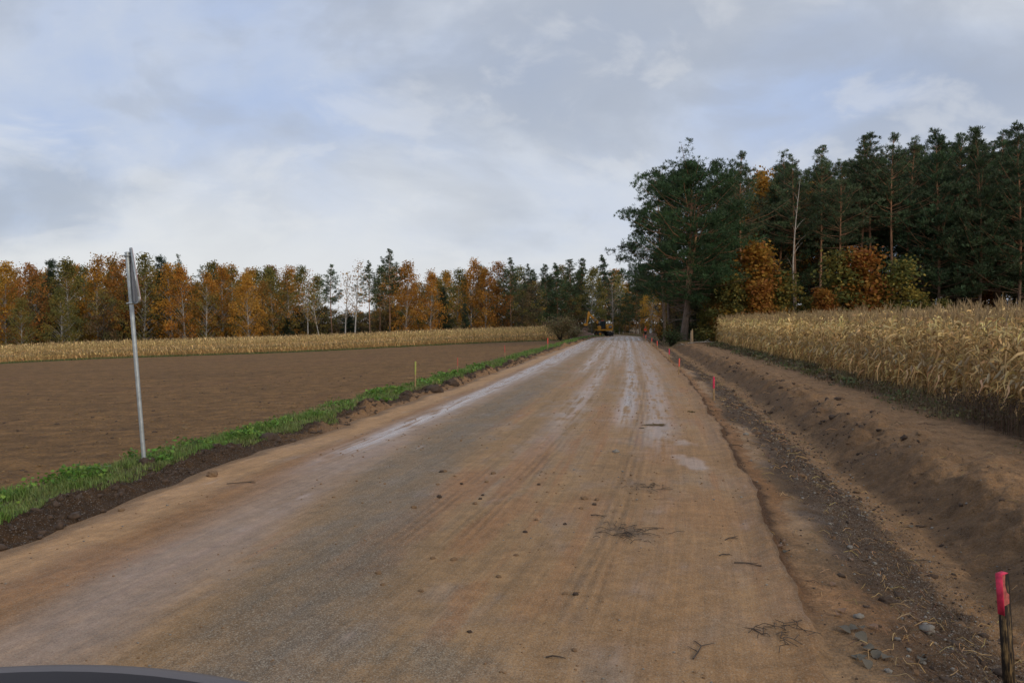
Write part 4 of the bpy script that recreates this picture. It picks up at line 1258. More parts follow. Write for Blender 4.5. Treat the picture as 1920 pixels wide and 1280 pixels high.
def reg(key, name, gens, trunk_mat, crown_mat):
    """gens: list of (trunk MB, crown MB, nominal height) - meshes shared by every tree of that kind"""
    KIND[key] = (name, [(t.mesh('trunk', trunk_mat, True), c.mesh('crown', crown_mat), h) for (t, c, h) in gens])


def gens(fn, seeds, h, **kw):
    return [(*fn(s, h, **kw), h) for s in seeds]


reg('birch_orange', 'birch_tree', gens(broadleaf, (1, 2, 3), 16, R=3.3, base=.18, nclump=95, nleaf=52, leaf=.27, cols=ORANGE), B_BIRCH, M_LEAF)
reg('birch_gold', 'birch_tree', gens(broadleaf, (4, 5, 6), 16, R=3.5, base=.12, nclump=100, nleaf=56, leaf=.27, cols=GOLD), B_BIRCH, M_LEAF)
reg('birch_olive', 'birch_tree', gens(broadleaf, (7, 8, 9, 10), 16, R=3.6, base=.10, nclump=105, nleaf=56, leaf=.27, cols=OLIVE), B_BIRCH, M_LEAF)
reg('birch_mixed', 'birch_tree', gens(broadleaf, (11, 12, 13), 16, R=3.4, base=.12, nclump=95, nleaf=50, leaf=.27, cols=MIXED), B_BIRCH, M_LEAF)
reg('rust', 'broadleaf_tree', gens(broadleaf, (14, 15, 16), 16, R=3.7, base=.08, nclump=110, nleaf=52, leaf=.27, cols=RUST, shape='round'), B_DARK, M_LEAF)
reg('brown', 'broadleaf_tree', gens(broadleaf, (17, 18, 19), 14, R=3.7, base=.05, nclump=110, nleaf=46, leaf=.27, cols=BROWN + OLIVE[2:], shape='round'), B_DARK, M_LEAF)
reg('sparse', 'birch_tree', gens(broadleaf, (20, 21, 22), 16, R=2.1, base=.42, nclump=42, nleaf=9, leaf=.30, cols=PALE), B_BIRCH, M_LEAF)
reg('lean', 'birch_tree', gens(broadleaf, (23, 24), 12, R=1.8, base=.45, nclump=34, nleaf=14, leaf=.30, cols=OLIVE + PALE, lean=(-.22, 0)), B_BIRCH, M_LEAF)
reg('bare', 'bare_tree', gens(broadleaf, (25, 26), 16, R=2.4, base=.35, nclump=70, nleaf=2, leaf=.22, cols=PALE), B_TAN, M_LEAF)
reg('wispy', 'bare_tree', gens(broadleaf, (27, 28), 16, R=2.6, base=.3, nclump=80, nleaf=5, leaf=.2, cols=PALE, lean=(-.17, 0)), B_DARK, M_LEAF)
reg('pine', 'pine_tree', gens(pine, (31, 32, 33, 34, 35, 36), 22, R=3.5, base=.53, nbr=84, ntuft=34, size=.34, green=PG), B_PINE, M_NEEDLE)
reg('pine_thin', 'pine_tree', gens(pine, (41, 42, 43), 18, R=2.3, base=.48, nbr=52, ntuft=22, size=.33, green=PG), B_PINE, M_NEEDLE)
reg('pine_full', 'pine_tree', gens(pine, (44, 45, 46), 18, R=4.0, base=.2, nbr=125, ntuft=38, size=.36, green=PGD), B_PINE, M_NEEDLE)
reg('pine_layer', 'pine_tree', gens(pine, (57,), 18, R=5.3, base=.3, nbr=52, ntuft=90, size=.36, green=PGD), B_PINE, M_NEEDLE)
reg('pine_big', 'pine_tree', gens(pine, (51,), 17, R=6.0, base=.21, nbr=165, ntuft=92, size=.34, green=PG2, shape='wide', rtrunk=.33, dead=16, fork=True), B_PINE, M_NEEDLE)
reg('spruce', 'spruce_tree', gens(pine, (61, 62, 63), 14, R=2.4, base=.04, nbr=110, ntuft=26, size=.42, green=SG, shape='spruce', bend=.1, dead=0), B_DARK, M_NEEDLE)
reg('oak_orange', 'oak_sapling', gens(broadleaf, (71, 72, 73), 7, R=2.7, base=.04, nclump=110, nleaf=38, leaf=.24, cols=[(.36, .165, .03), (.28, .115, .027), (.38, .21, .04)], shape='cone', spread=.75, bend=.15, rtrunk=.07), B_DARK, M_LEAF)
reg('oak_yellow', 'oak_sapling', gens(broadleaf, (74, 75), 7, R=2.7, base=.04, nclump=105, nleaf=36, leaf=.24, cols=YGREEN, shape='cone', spread=.75, bend=.15, rtrunk=.07), B_DARK, M_LEAF)
reg('dead_birch', 'dead_tree', gens(broadleaf, (81,), 20, R=1.5, base=.40, nclump=11, nleaf=1, leaf=.15, cols=PALE, bend=.45, rtrunk=.17), B_TAN, M_LEAF)
_cnt = {}


def tree(key, px=None, top=None, Y=None, label=None, group=None, X=None, h=None, wide=1.0, rz=None):
    name, vs = KIND[key]
    k = _cnt.get(key, 0); _cnt[key] = k + 1
    tm, cm, hn = vs[k % len(vs)]
    if X is None: X = xat(px, Y)
    z = hz(X, Y)
    if h is None: h = zat(top, Y) - z
    if key in ('pine', 'pine_full', 'pine_thin'): h *= .96
    s = h / hn
    o = empty(name, (X, Y, z), random.uniform(0, 6.28) if rz is None else rz)
    o.scale = (s * wide, s * wide, s)
    for nm, me in (('trunk', tm), ('crown', cm)):
        c = bpy.data.objects.new(nm, me); COL.objects.link(c); c.parent = o
    tag(o, label, name.replace('_', ' ').replace('oak sapling', 'oak').replace('broadleaf tree', 'tree'), group)
    return o


LT = 'left treeline'
FRONT = [  # key, px, top py, Y, label
    ('birch_gold', 12, 492, 150, 'golden tree at the far left end of the left treeline'),
    ('rust', 48, 497, 148, 'dark-limbed orange tree second from the far left frame edge'),
    ('spruce', 98, 490, 156, 'dark green spruce between the orange tree and the big olive birch at far left'),
    ('birch_olive', 133, 487, 150, 'big olive-green birch with a broad crown at far left'),
    ('birch_olive', 112, 540, 143, 'short olive birch in front of the big olive birch at far left'),
    ('birch_olive', 40, 560, 143, 'low olive-green tree before the orange tree at far left'),
    ('birch_orange', 185, 480, 155, 'bright orange crown rising left of the signpost'),
    ('birch_mixed', 207, 480, 160, 'olive and orange birch just left of the signpost top'),
    ('brown', 192, 545, 148, 'dull brown tree below the bright orange crown left of the signpost'),
    ('rust', 235, 490, 156, 'rusty brown tree directly behind the signpost'),
    ('birch_olive', 268, 477, 154, 'yellow-green birch just right of the sign plate'),
    ('spruce', 303, 483, 160, 'dark spruce tip showing between birches right of the sign'),
    ('pine_thin', 335, 474, 166, 'pine with a tufted round top above the orange birches'),
    ('birch_orange', 325, 496, 152, 'orange birch with twin white stems right of the sign'),
    ('birch_orange', 347, 500, 150, 'orange birch with a straight white trunk beneath the tufted pine'),
    ('pine_thin', 372, 494, 165, 'small dark pine tip left of the orange birch row'),
    ('birch_mixed', 385, 510, 150, 'mottled orange and olive birch with a thin pale trunk'),
    ('birch_orange', 418, 497, 153, 'orange birch in the middle of the left treeline'),
    ('birch_olive', 400, 492, 162, 'olive birch crown behind the orange birches'),
    ('birch_mixed', 442, 497, 158, 'brownish birch left of the bright golden tree'),
    ('birch_gold', 468, 512, 146, 'bright golden birch standing forward of the treeline'),
    ('rust', 492, 530, 152, 'deep red-brown tree against the right side of the golden birch'),
    ('birch_olive', 513, 505, 158, 'green-olive birch right of the red-brown tree'),
    ('birch_mixed', 543, 506, 158, 'orange and olive birch before the sky gaps'),
    ('sparse', 578, 504, 156, 'thin birch with few yellow leaves left of the leaning trunk'),
    ('lean', 604, 545, 146, 'leaning birch with a white slanted trunk'),
    ('pine', 624, 492, 152, 'dark pine left of the two bare white birches'),
    ('sparse', 647, 510, 147, 'sparse birch with a bright white trunk, left one of a pair'),
    ('sparse', 665, 488, 146, 'taller sparse birch with a bright white trunk and curved foot'),
    ('pine', 694, 486, 150, 'red-stemmed pine left of the tallest pine'),
    ('pine_thin', 711, 502, 156, 'thin scraggy pine between two bigger pines'),
    ('pine', 731, 462, 150, 'tallest pine of the left treeline, with a bare lower trunk'),
    ('birch_gold', 760, 492, 150, 'full golden birch right of the tallest pine'),
    ('birch_orange', 806, 514, 150, 'orange birch with a white stem between golden and olive birches'),
    ('spruce', 832, 540, 152, 'dark bushy spruce right of the white-stemmed orange birch'),
    ('birch_olive', 826, 520, 160, 'olive birch behind the bushy spruce'),
    ('birch_olive', 858, 505, 154, 'yellowish olive birch left of the tall orange birch'),
    ('birch_orange', 884, 487, 153, 'tall orange birch with a long white trunk over the maize'),
    ('birch_gold', 908, 503, 152, 'yellow-brown birch right of the tall orange birch'),
    ('rust', 932, 494, 154, 'reddish orange tree beside the first dark pine'),
    ('spruce', 872, 570, 148, 'low dark spruce beneath the olive and orange birches'),
    ('pine', 960, 480, 152, 'dark layered pine right of the reddish tree'),
    ('pine', 987, 491, 160, 'narrow pine second from the reddish tree'),
    ('brown', 1003, 530, 150, 'olive-brown tree beneath the narrow pine'),
    ('brown', 978, 545, 148, 'low brownish tree behind the maize near the bush'),
    ('pine_full', 1026, 494, 158, 'dense dark pine, left one of a close pair'),
    ('pine_full', 1044, 491, 156, 'dense dark pine, right one of a close pair'),
    ('pine_full', 1073, 484, 160, 'pine with a pointed top left of the wide olive tree'),
    ('pine_full', 1090, 482, 163, 'flat-topped pine behind the wide olive tree'),
    ('birch_olive', 1110, 502, 158, 'wide olive-yellow tree above the excavator'),
    ('pine_full', 1132, 476, 166, 'tall dark pine nearest the sky gap over the road'),
    ('brown', 1070, 560, 156, 'dull olive shrub-like tree behind the excavator arm'),
    ('bare', 1149, 520, 150, 'slim bare grey tree beside the excavator at the sky gap'),
    ('wispy', 1252, 430, 110, 'bare wispy tree at the left flank of the big pine'),
    ('wispy', 1262, 388, 108, 'thin dark-stemmed tree with few leaves leaning out beside the big pine'),
    ('pine_full', 1192, 505, 176, 'dark pine on the right side of the far road'),
    ('pine_full', 1172, 548, 185, 'dark pine just right of the sky gap at the far road'),
    ('birch_mixed', 1168, 560, 192, 'pale-stemmed birch straight ahead where the road bends'),
    ('birch_mixed', 1180, 555, 188, 'second pale-stemmed birch straight ahead where the road bends'),
    ('birch_orange', 1196, 545, 186, 'orange birch behind the worker'),
    ('brown', 1205, 560, 196, 'brown tree filling the gap behind the worker'),
    ('brown', 1160, 585, 205, 'low brown tree closing the sky gap above the road'),
    ('pine_full', 1140, 520, 185, 'dark pine just left of the sky gap at the far road'),
    ('birch_gold', 1220, 520, 167, 'golden birch hanging over the right side of the far road'),
    ('birch_orange', 1248, 545, 114, 'orange tree low between the golden birch and the big pine'),
    ('pine_big', 1284, 318, 80, 'huge broad dark pine with a forked trunk at the end of the right maize'),
    ('pine_layer', 1246, 322, 91, 'tall pine with long bare-ended boughs left of the huge pine'),
    ('pine_full', 1256, 314, 94, 'pine showing its pointed top above the huge pine'),
    ('pine_full', 1330, 296, 92, 'pine with two tips just right of the huge pine'),
    ('pine', 1298, 307, 98, 'small pine tip between two others above the huge pine'),
    ('pine', 1394, 277, 84, 'tall pine with a long orange trunk right of the huge pine'),
    ('birch_gold', 1434, 322, 96, 'golden birch crown between two pine tops'),
    ('pine_thin', 1452, 280, 94, 'thin pine with open crown beside the golden birch crown'),
    ('pine', 1490, 285, 90, 'pine directly behind the pale dead trunk'),
    ('dead_birch', 1494, 330, 78, 'pale bare trunk standing at the wood edge above the maize'),
    ('birch_gold', 1522, 345, 98, 'golden foliage between the pines right of the dead trunk'),
    ('pine', 1537, 265, 90, 'pine with a pointed loose crown right of the dead trunk'),
    ('pine', 1575, 300, 86, 'pine with a crooked orange stem above the yellow oak'),
    ('pine', 1609, 247, 90, 'pine with a separate small top left of the high group'),
    ('pine', 1638, 240, 90, 'pine with a tall slender tip in the high group'),
    ('pine', 1678, 242, 88, 'pine with broad tip left of the middle of the right wood'),
    ('pine', 1702, 252, 92, 'pine with paired pale stems in the middle of the right wood'),
    ('pine_full', 1757, 238, 87, 'full pine with low boughs right of the middle of the wood'),
    ('pine', 1800, 241, 90, 'pine left of the last dense group at the right'),
    ('pine_full', 1832, 236, 86, 'dense pine third from the right frame edge'),
    ('pine', 1867, 238, 88, 'pine second from the right frame edge'),
    ('pine_full', 1907, 230, 84, 'tall pine cut by the right frame edge'),
    ('oak_yellow', 1338, 552, 82, 'olive shrub in the shade right of the huge pine trunk'),
    ('oak_yellow', 1318, 585, 80, 'low olive shrub close to the huge pine trunk'),
    ('oak_orange', 1382, 560, 78, 'small rusty oak between the olive saplings'),
    ('oak_orange', 1405, 462, 79, 'tall orange oak sapling just right of the huge pine'),
    ('oak_yellow', 1368, 520, 77, 'yellow-brown sapling under the huge pine boughs'),
    ('oak_orange', 1425, 530, 76, 'rust-coloured oak bush below the tall orange sapling'),
    ('oak_yellow', 1464, 512, 78, 'olive green oak sapling left of the dead trunk'),
    ('oak_yellow', 1568, 476, 77, 'yellow oak sapling, left one of two behind the maize'),
    ('oak_orange', 1612, 474, 77, 'orange oak sapling, right one of two behind the maize'),
    ('oak_yellow', 1690, 490, 76, 'yellow-green sapling alone in front of the dark pines'),
    ('oak_orange', 1540, 545, 75, 'low orange bush right of the dead trunk'),
    ('oak_orange', 1446, 540, 80, 'low orange oak bush between the rusty oak and the olive one'),
    ('oak_yellow', 1516, 560, 77, 'low yellow-green bush just right of the dead trunk foot'),
    ('oak_orange', 1590, 520, 79, 'orange oak filling between the yellow and orange pair'),
    ('oak_orange', 1640, 545, 78, 'low orange oak right of the orange sapling'),
    ('oak_yellow', 1668, 548, 79, 'low olive oak left of the lone yellow-green sapling'),
    ('oak_yellow', 1722, 552, 78, 'low olive oak right of the lone yellow-green sapling'),
    ('oak_orange', 1355, 572, 79, 'low rusty bush at the edge of the maize below the huge pine'),
    ('oak_yellow', 1770, 562, 80, 'low dull green bush before the dark pines at right'),
    ('spruce', 1658, 405, 104, 'tall young spruce in the shade behind the orange and yellow-green saplings'),
    ('spruce', 1640, 440, 108, 'young spruce in the shade behind the orange sapling'),
    ('brown', 1212, 574, 182, 'low brown bush-like tree right behind the worker'),
    ('spruce', 1812, 520, 96, 'young spruce plugging the gap between the right pines'),
    ('spruce', 1835, 530, 98, 'second young spruce plugging the gap between the right pines'),
    ('oak_orange', 1850, 520, 97, 'orange patch of leaves deep among the right pines'),
]
for (k, px, top, Y, lb) in FRONT:
    tree(k, px, top, Y, lb, wide={'birch_olive': 1.08, 'oak_orange': 1.35, 'oak_yellow': 1.35}.get(k, 1.0), rz=None if k not in ('lean', 'pine_big', 'dead_birch', 'wispy') else 0.0)


def filler():
    G1 = 'trees filling the left wood behind its edge'; G2 = 'pines filling the right wood behind its edge'
    # left wood, second to fourth ranks; thin where the sky shows through
    for row, (Y0, step) in enumerate(((168, 30), (182, 32), (200, 36))):
        px = -60 + row * 11
        while px < 1150:
            Y = Y0 + random.uniform(-5, 5)
            gap = 555 < px < 745
            if (not gap or random.random() < .25) and not (float(XL(Y)) - 2 < xat(px, Y) < float(XR(Y)) + 2):
                k = random.choice(['birch_olive', 'birch_mixed', 'birch_olive', 'rust', 'birch_orange', 'birch_gold', 'brown'] if px < 900 else ['pine_full', 'pine_full', 'brown', 'spruce', 'birch_olive'])
                kn = {'birch_olive': 'olive birch', 'birch_mixed': 'olive and orange birch', 'brown': 'brown tree', 'rust': 'rusty tree', 'birch_orange': 'orange birch', 'birch_gold': 'golden birch', 'pine_full': 'dark pine', 'spruce': 'dark spruce'}[k]
                tree(k, px, 506 + random.uniform(-8, 34), Y, '%s crowded behind the front of the left wood' % kn, '%ss crowded in the left wood' % kn)
            px += step * random.uniform(.75, 1.25)
    # dark undergrowth along the left wood
    px = -40
    while px < 1130:
        if not (560 < px < 750 and random.random() < .2):
            k = random.choice(['brown', 'brown', 'birch_olive', 'spruce'])
            kn = {'spruce': 'young spruce', 'brown': 'brown shrub', 'birch_olive': 'olive shrub'}[k]
            tree(k, px, 588 + random.uniform(-16, 16), 160 + random.uniform(-6, 10), 'low %s under the trees of the left wood' % kn, 'low %ss under the left wood' % kn, wide=1.9)
        px += random.uniform(17, 30)
    for i in range(14):
        px = 560 + 15 * i + random.uniform(-5, 5)
        tree('brown', px, 586 + random.uniform(-9, 7), random.uniform(172, 188), 'low brown shrub under the trees of the left wood', 'low brown shrubs under the left wood', wide=1.9)
    # both woods run on past the edges of the view
    px = -560
    while px < -25:
        k = random.choice(['birch_olive', 'birch_mixed', 'rust', 'birch_orange', 'birch_gold'])
        kn = {'birch_olive': 'olive birch', 'birch_mixed': 'olive and orange birch', 'rust': 'rusty tree', 'birch_orange': 'orange birch', 'birch_gold': 'golden birch'}[k]
        tree(k, px, 495 + random.uniform(-10, 20), 152 + random.uniform(-5, 12), '%s where the left wood runs on past the view' % kn, '%ss of the left wood past the view' % kn)
        px += random.uniform(14, 24)
    for i in range(9):
        tree('pine_full', 1945 + 26 * i, 238 + random.uniform(-10, 25), 86 + random.uniform(-3, 6), 'dark pine where the right wood runs on past the view', 'pines of the right wood past the view')
    # right wood
    for row, (Y0, n) in enumerate(((97, 17), (106, 17), (118, 18), (134, 18))):
        for i in range(n):
            px = 1360 + (1990 - 1360) * (i + random.random()) / n
            k = random.choice(['pine', 'pine', 'pine_full'])
            Y = Y0 + random.uniform(-4, 4)
            tree(k, px, 300 - max(0, px - 1360) * .12 + random.uniform(12, 46), Y, 'dark pine crowded inside the right wood', G2)
    for row, (Y0, n) in enumerate(((100, 15), (110, 15), (122, 15))):
        for i in range(n):
            px = 1350 + (1980 - 1350) * (i + random.random()) / n
            k = 'spruce' if random.random() < .75 else 'brown'
            tree(k, px, None, Y0 + random.uniform(-4, 4), 'low dark %s between the pine trunks of the right wood' % ('spruce' if k == 'spruce' else 'brown shrub'), 'low %s under the right pines' % ('spruces' if k == 'spruce' else 'shrubs'), h=random.uniform(4.5, 8), wide=1.5)
    for i in range(16):
        px = 1275 + 150 * (i + random.random()) / 16; k = random.choice(['spruce', 'brown', 'spruce'])
        tree(k, px, None, random.uniform(90, 112), 'low dark %s in the shade behind the huge pine' % ('spruce' if k == 'spruce' else 'brown shrub'), 'low %s behind the huge pine' % ('spruces' if k == 'spruce' else 'shrubs'), h=random.uniform(4.5, 8), wide=1.5)
    # both sides of the far road
    for i in range(14):
        Y = 178 + i * 5; side = -1 if i % 2 else 1
        X = (float(XL(Y)) - random.uniform(3, 9)) if side < 0 else (float(XR(Y)) + random.uniform(1, 8))
        k = random.choice(['pine_full', 'pine', 'birch_olive', 'brown'])
        kn = {'pine_full': 'dark pine', 'pine': 'slim pine', 'birch_olive': 'olive birch', 'brown': 'brown tree'}[k]
        tree(k, X=X, Y=Y, h=random.uniform(12, 16), label='%s beside the far end of the road' % kn, group='%ss beside the far road' % kn)
    for i in range(13):
        X = 26 + i * 2.2 + random.uniform(-1.5, 1.5); Y = 215 + random.uniform(-8, 8)
        k = random.choice(['brown', 'pine_full', 'spruce', 'birch_gold'])
        kn = {'brown': 'brown tree', 'pine_full': 'dark pine', 'spruce': 'dark spruce', 'birch_gold': 'golden birch'}[k]
        tree(k, X=X, Y=Y, h=random.uniform(13, 19), label='%s closing the view where the road ends' % kn, group='%ss closing the view at the road end' % kn, wide=1.4)
    for i in range(14):
        Y = 90 + i * 6.5; X = float(XR(Y)) + random.uniform(3.5, 9)
        if 960 + X / Y * F < 1238: continue
        k = random.choice(['pine_full', 'spruce', 'brown', 'pine'])
        kn = {'pine_full': 'dark pine', 'spruce': 'dark spruce', 'brown': 'brown shrub', 'pine': 'slim pine'}[k]
        tree(k, X=X, Y=Y, h=random.uniform(5, 8) if k in ('spruce', 'brown') else random.uniform(11, 15), label='%s lining the right side of the road beyond the maize' % kn, group='%ss along the road beyond the maize' % kn)


filler()


# ------------------------------------------------------------------ bushes, mounds, stumps
def bush(name, px, Y, R, h, n, cols, leaf, label, stems=14, blade=0):
    X = xat(px, Y); z = hz(X, Y); mbS, mbL = MB(), MB()
    for i in range(stems):
        a = rng.uniform(0, 6.28); k = rng.uniform(.3, 1); e = np.array([math.cos(a) * R * k, math.sin(a) * R * k, h * rng.uniform(.6, 1.0) * (1.1 - .35 * k)])
        m = e * .5 + np.array([0, 0, .12 * h]); tube(mbS, [(0, 0, -.1), m, e], [.03, .02, .006], 4, cap=False)
        s = rng.uniform(.3, 1.05, n // stems); P = np.array([np.interp(s, [0, .5, 1], [0, m[j], e[j]]) for j in range(3)]).T + rng.normal(0, .17 * R, (len(s), 3))
        P[:, 2] = np.abs(P[:, 2]) + .05
        c = np.array(cols[rng.integers(len(cols))])
        leaves(mbL, P, leaf * rng.uniform(.7, 1.3, len(P)), colvar(len(P), c, .22), aspect=.55)
    o = empty(name, (X, Y, z)); tag(o, label, 'bush')
    mbS.build('stem', B_DARK, o); mbL.build('foliage', M_LEAF, o)
    return o


bush('bush', 1050, 108, 2.3, 3.5, 2600, [(.26, .205, .09), (.20, .175, .08), (.32, .25, .12)], .22, 'large olive-brown bush at the right end of the left maize', 26)
bush('bush', 1075, 116, 1.5, 2.0, 1200, [(.30, .23, .12), (.24, .19, .1)], .22, 'pale straw-coloured bush right of the large olive bush', 18)
bush('bush', 1258, 78, 1.4, 1.5, 1600, [(.04, .06, .025), (.06, .07, .03)], .15, 'low dark green bush at the foot of the huge pine', 20)
bush('bush', 1240, 92, 1.5, 2.4, 1400, [(.33, .15, .035), (.15, .12, .04)], .2, 'small orange-brown bush left of the huge pine trunk', 18)
bush('bush', 1246, 104, 1.2, 1.5, 900, [(.10, .11, .035), (.14, .12, .04)], .2, 'low green-brown bush by the far stakes', 16)
bush('bush', 1160, 190, 2.0, 1.6, 600, [(.14, .17, .045)], .3, 'pale green scrub at the far road end', 14)

M_MOUND = plain('dug_earth', (.125, .075, .05), .95, var=.3, scale=2.5, bump=.8)


def mound(px, Y, sx, sy, h, label, dz=0.0):
    X = xat(px, Y); z = hz(X, Y); n = 26
    u = np.linspace(-1, 1, n); U, V = np.meshgrid(u, u)
    r = np.sqrt(U**2 + V**2); k = np.clip(1 - r, 0, 1) ** .8
    Z = h * k * (1 + .5 * fbm(U * 3 + px, V * 3, 77, 4)) + .08 * fbm(U * 9, V * 9 + px, 78, 3) * (k > 0) - .08 * (k <= 0) - .02
    i = np.arange(n - 1)[:, None] * n; j = np.arange(n - 1)[None]
    q = np.stack([i + j, i + j + 1, i + n + j + 1, i + n + j], -1).reshape(-1, 4)
    o = MB().add(np.stack([U * sx, V * sy, Z], -1).reshape(-1, 3), q).build('earth_mound', M_MOUND, smooth=True, loc=(X, Y, z)); tag(o, label, 'earth mound')


mound(1096, 138, 2.6, 2.2, 1.5, 'brown dug earth heap under the excavator bucket')
mound(1085, 124, 1.6, 1.5, .8, 'smaller earth heap between the bushes and the excavator')
mound(1226, 148, 2.0, 1.6, .7, 'low dark earth heap beside the worker')

M_SWOOD = plain('pale_split_wood', (.30, .21, .12), .8, var=.3, scale=9, bump=.3)


def stump():
    x, y = xat(1297, 72), 72; z = hz(x, y); mb = MB()
    tube(mb, [(0, 0, -.1), (.01, 0, .4), (.0, 0, .9), (.02, 0, 1.15)], [.16, .13, .12, .10], 9)
    tube(mb, [(.05, 0, 1.1), (.06, .01, 1.32)], [.05, .01], 5)
    o = mb.build('tree_stump', M_SWOOD, loc=(x, y, z)); tag(o, 'pale broken stump standing before the huge pine trunk', 'stump')
    for (px, yy, L, rz, r, lb) in ((1320, 70, 3.0, .25, .07, 'fallen pale branch at the far corner of the right maize'), (1283, 71, 1.6, 2.3, .05, 'short dark branch leaning at the broken stump')):
        x = xat(px, yy); z = hz(x, yy); mb = MB()
        tube(mb, [(-L / 2, 0, .06), (-L / 6, .1, .16), (L / 6, -.05, .2), (L / 2, .1, .1)], [r, r * .9, r * .7, r * .3], 6)
        tube(mb, [(0, .02, .18), (L * .25, .35, .45)], [r * .4, r * .1], 4)
        o = mb.build('fallen_branch', B_TAN, loc=(x, yy, z)); o.rotation_euler = (0, 0, rz); tag(o, lb, 'branch')


stump()

# ------------------------------------------------------------------ survey stakes
M_PINK = plain('pink_marking_paint', (.66, .03, .085), .7, var=.45, scale=22)
M_ORNG = plain('red_orange_marking_paint', (.75, .09, .05), .55, var=.18, scale=30)
M_DULL = plain('faded_red_paint', (.48, .085, .055), .6, var=.25, scale=30)
M_YELL = plain('yellow_marking_paint', (.33, .34, .07), .6, var=.2, scale=30)


def wood(name, c, streak, dark=0.0):
    m, nt = new_mat(name)
    tc = nd(nt, 'ShaderNodeTexCoord').outputs['Object']
    mp = nd(nt, 'ShaderNodeMapping', {0: tc, 3: (60, 60, 7)}).outputs[0]
    n = nd(nt, 'ShaderNodeTexNoise', {'Vector': mp, 'Scale': 1.0, 'Detail': 6.0, 'Roughness': .7}).outputs[0]
    mp2 = nd(nt, 'ShaderNodeMapping', {0: tc, 3: (9, 9, 9)}).outputs[0]
    n2 = nd(nt, 'ShaderNodeTexNoise', {'Vector': mp2, 'Scale': 1.0, 'Detail': 3.0}).outputs[0]
    k = ramp(nt, math_n(nt, 'ADD', n, math_n(nt, 'MULTIPLY', n2, .5)), .62 + dark, .86 + dark)
    cc = mixc(nt, k, streak, c)
    b = nd(nt, 'ShaderNodeBsdfPrincipled', {'Base Color': cc, 'Roughness': .8, 'Specular IOR Level': .25,
           'Normal': nd(nt, 'ShaderNodeBump', {'Strength': .5, 'Distance': .004, 'Height': n}).outputs[0]})
    nd(nt, 'ShaderNodeOutputMaterial', {0: b.outputs[0]})
    return m


M_STAKE = wood('raw_pine_wood', (.42, .28, .14), (.26, .16, .08))
M_OLDSTAKE = wood('weathered_bark_wood', (.26, .165, .07), (.02, .014, .01), .10)


def tilt(rx, ry, rz):
    return (rad(rx), rad(ry), rad(rz))


def stake(px, base_py, hgt, paint, label, wd=.045, rot=(0, 0, 20), frac=.5, loc=None, mat=None):
    if loc is None:
        loc = ground_at(px, base_py)
    o = empty('survey_stake', loc); o.rotation_euler = tilt(*rot)
    hs = hgt * (1 - frac)
    mb = MB(); tube(mb, [(0, 0, -.15), (0, 0, hs)], [wd * .70, wd * .70], 4); mb.build('shaft', mat or M_STAKE, o)
    mb = MB(); tube(mb, [(0, 0, hs + .0005), (0, 0, hgt - .006), (0, 0, hgt)], [wd * .706, wd * .706, wd * .63], 4); mb.build('painted_top', paint, o)
    tag(o, label, 'stake', 'marking stakes along the road')
    return o


def near_stake():
    Y = 5.0; X = xat(1907, Y); z = hz(X, Y); top = zat(1072, Y); h = top - z
    o = empty('survey_stake', (X, Y, z)); o.rotation_euler = tilt(0, -6.5, 24)
    a, b = .062, .040
    mb = MB(); box(mb, (0, 0, h / 2 - .1), (a, b, h + .2)); sh = mb.build('shaft', M_OLDSTAKE, o)
    # paint: whole left face and the cap, and a broken band on the front face
    mb = MB()
    box(mb, (-a / 2 - .0015, 0, h - .125), (.003, b + .004, .25)); box(mb, (-a * .07, 0, h + .0015), (a * .86, b + .003, .003))
    mb.build('painted_top', M_PINK, o)
    mb = MB()
    V = [(-a / 2, -.0225, h), (-a * .1, -.0225, h), (-a * .22, -.0225, h - .06), (-a * .02, -.0225, h - .11), (a * .3, -.0225, h - .13), (a * .24, -.0225, h - .185), (-a / 2, -.0225, h - .19)]
    prism(mb, [(p[0], p[2]) for p in V], -.0222, -.0202)
    mb.build('paint_smear', plain('faded_pink_paint', (.42, .10, .08), .6, var=.4, scale=40), o)
    tag(o, 'nearest pink-topped weathered stake with dark bark at bottom right', 'stake', 'marking stakes along the road')


near_stake()
stake(1339, 750, .64, M_PINK, 'thin pink-topped stake on the ditch shoulder, second nearest on the right', rot=(0, 0, 10), wd=.04)
stake(1273, 702, .62, M_ORNG, 'red-topped stake leaning right, third on the right shoulder', rot=(0, 3, 30))
stake(1255, 675, .62, M_PINK, 'pink-topped upright stake, fourth on the right shoulder', rot=(0, 0, 15))
stake(1233, 656, .66, M_ORNG, 'red-topped stake, fifth along the right shoulder', rot=(0, -3, 10))
stake(1222, 647, .6, M_ORNG, 'tiny red stake, sixth along the right shoulder', rot=(0, 2, 40))
stake(1211, 640, .6, M_ORNG, 'distant red stake, seventh along the right shoulder', rot=(0, 0, 40))
stake(1207, 636, .6, M_ORNG, 'farthest red stake of the right shoulder', rot=(0, 2, 10))
stake(778, 727, .80, M_YELL, 'yellow-green topped stake beyond the left grass verge', rot=(0, 1, 10), wd=.038)
stake(858, 701, .62, M_DULL, 'slim red-topped stake in the ploughed soil right of the yellow one', rot=(0, 0, 25), wd=.024)
stake(947, 674, .74, M_DULL, 'red-topped stake in front of the left maize', rot=(0, -2, 15), wd=.032)
stake(1027, 655, .80, M_ORNG, 'red-topped stake below the large olive bush', rot=(0, 0, 15), wd=.05)

# ------------------------------------------------------------------ sign on its post
M_ZINC = plain('galvanised_steel', (.42, .45, .45), .42, .55, var=.18, scale=14)
M_SBACK = plain('grey_sign_back', (.28, .27, .265), .5, .4, var=.12, scale=8)
M_SRED = plain('red_sign_border', (.55, .03, .03), .4, var=.05)
M_SWHITE = plain('white_sign_face', (.75, .75, .72), .4, var=.04)


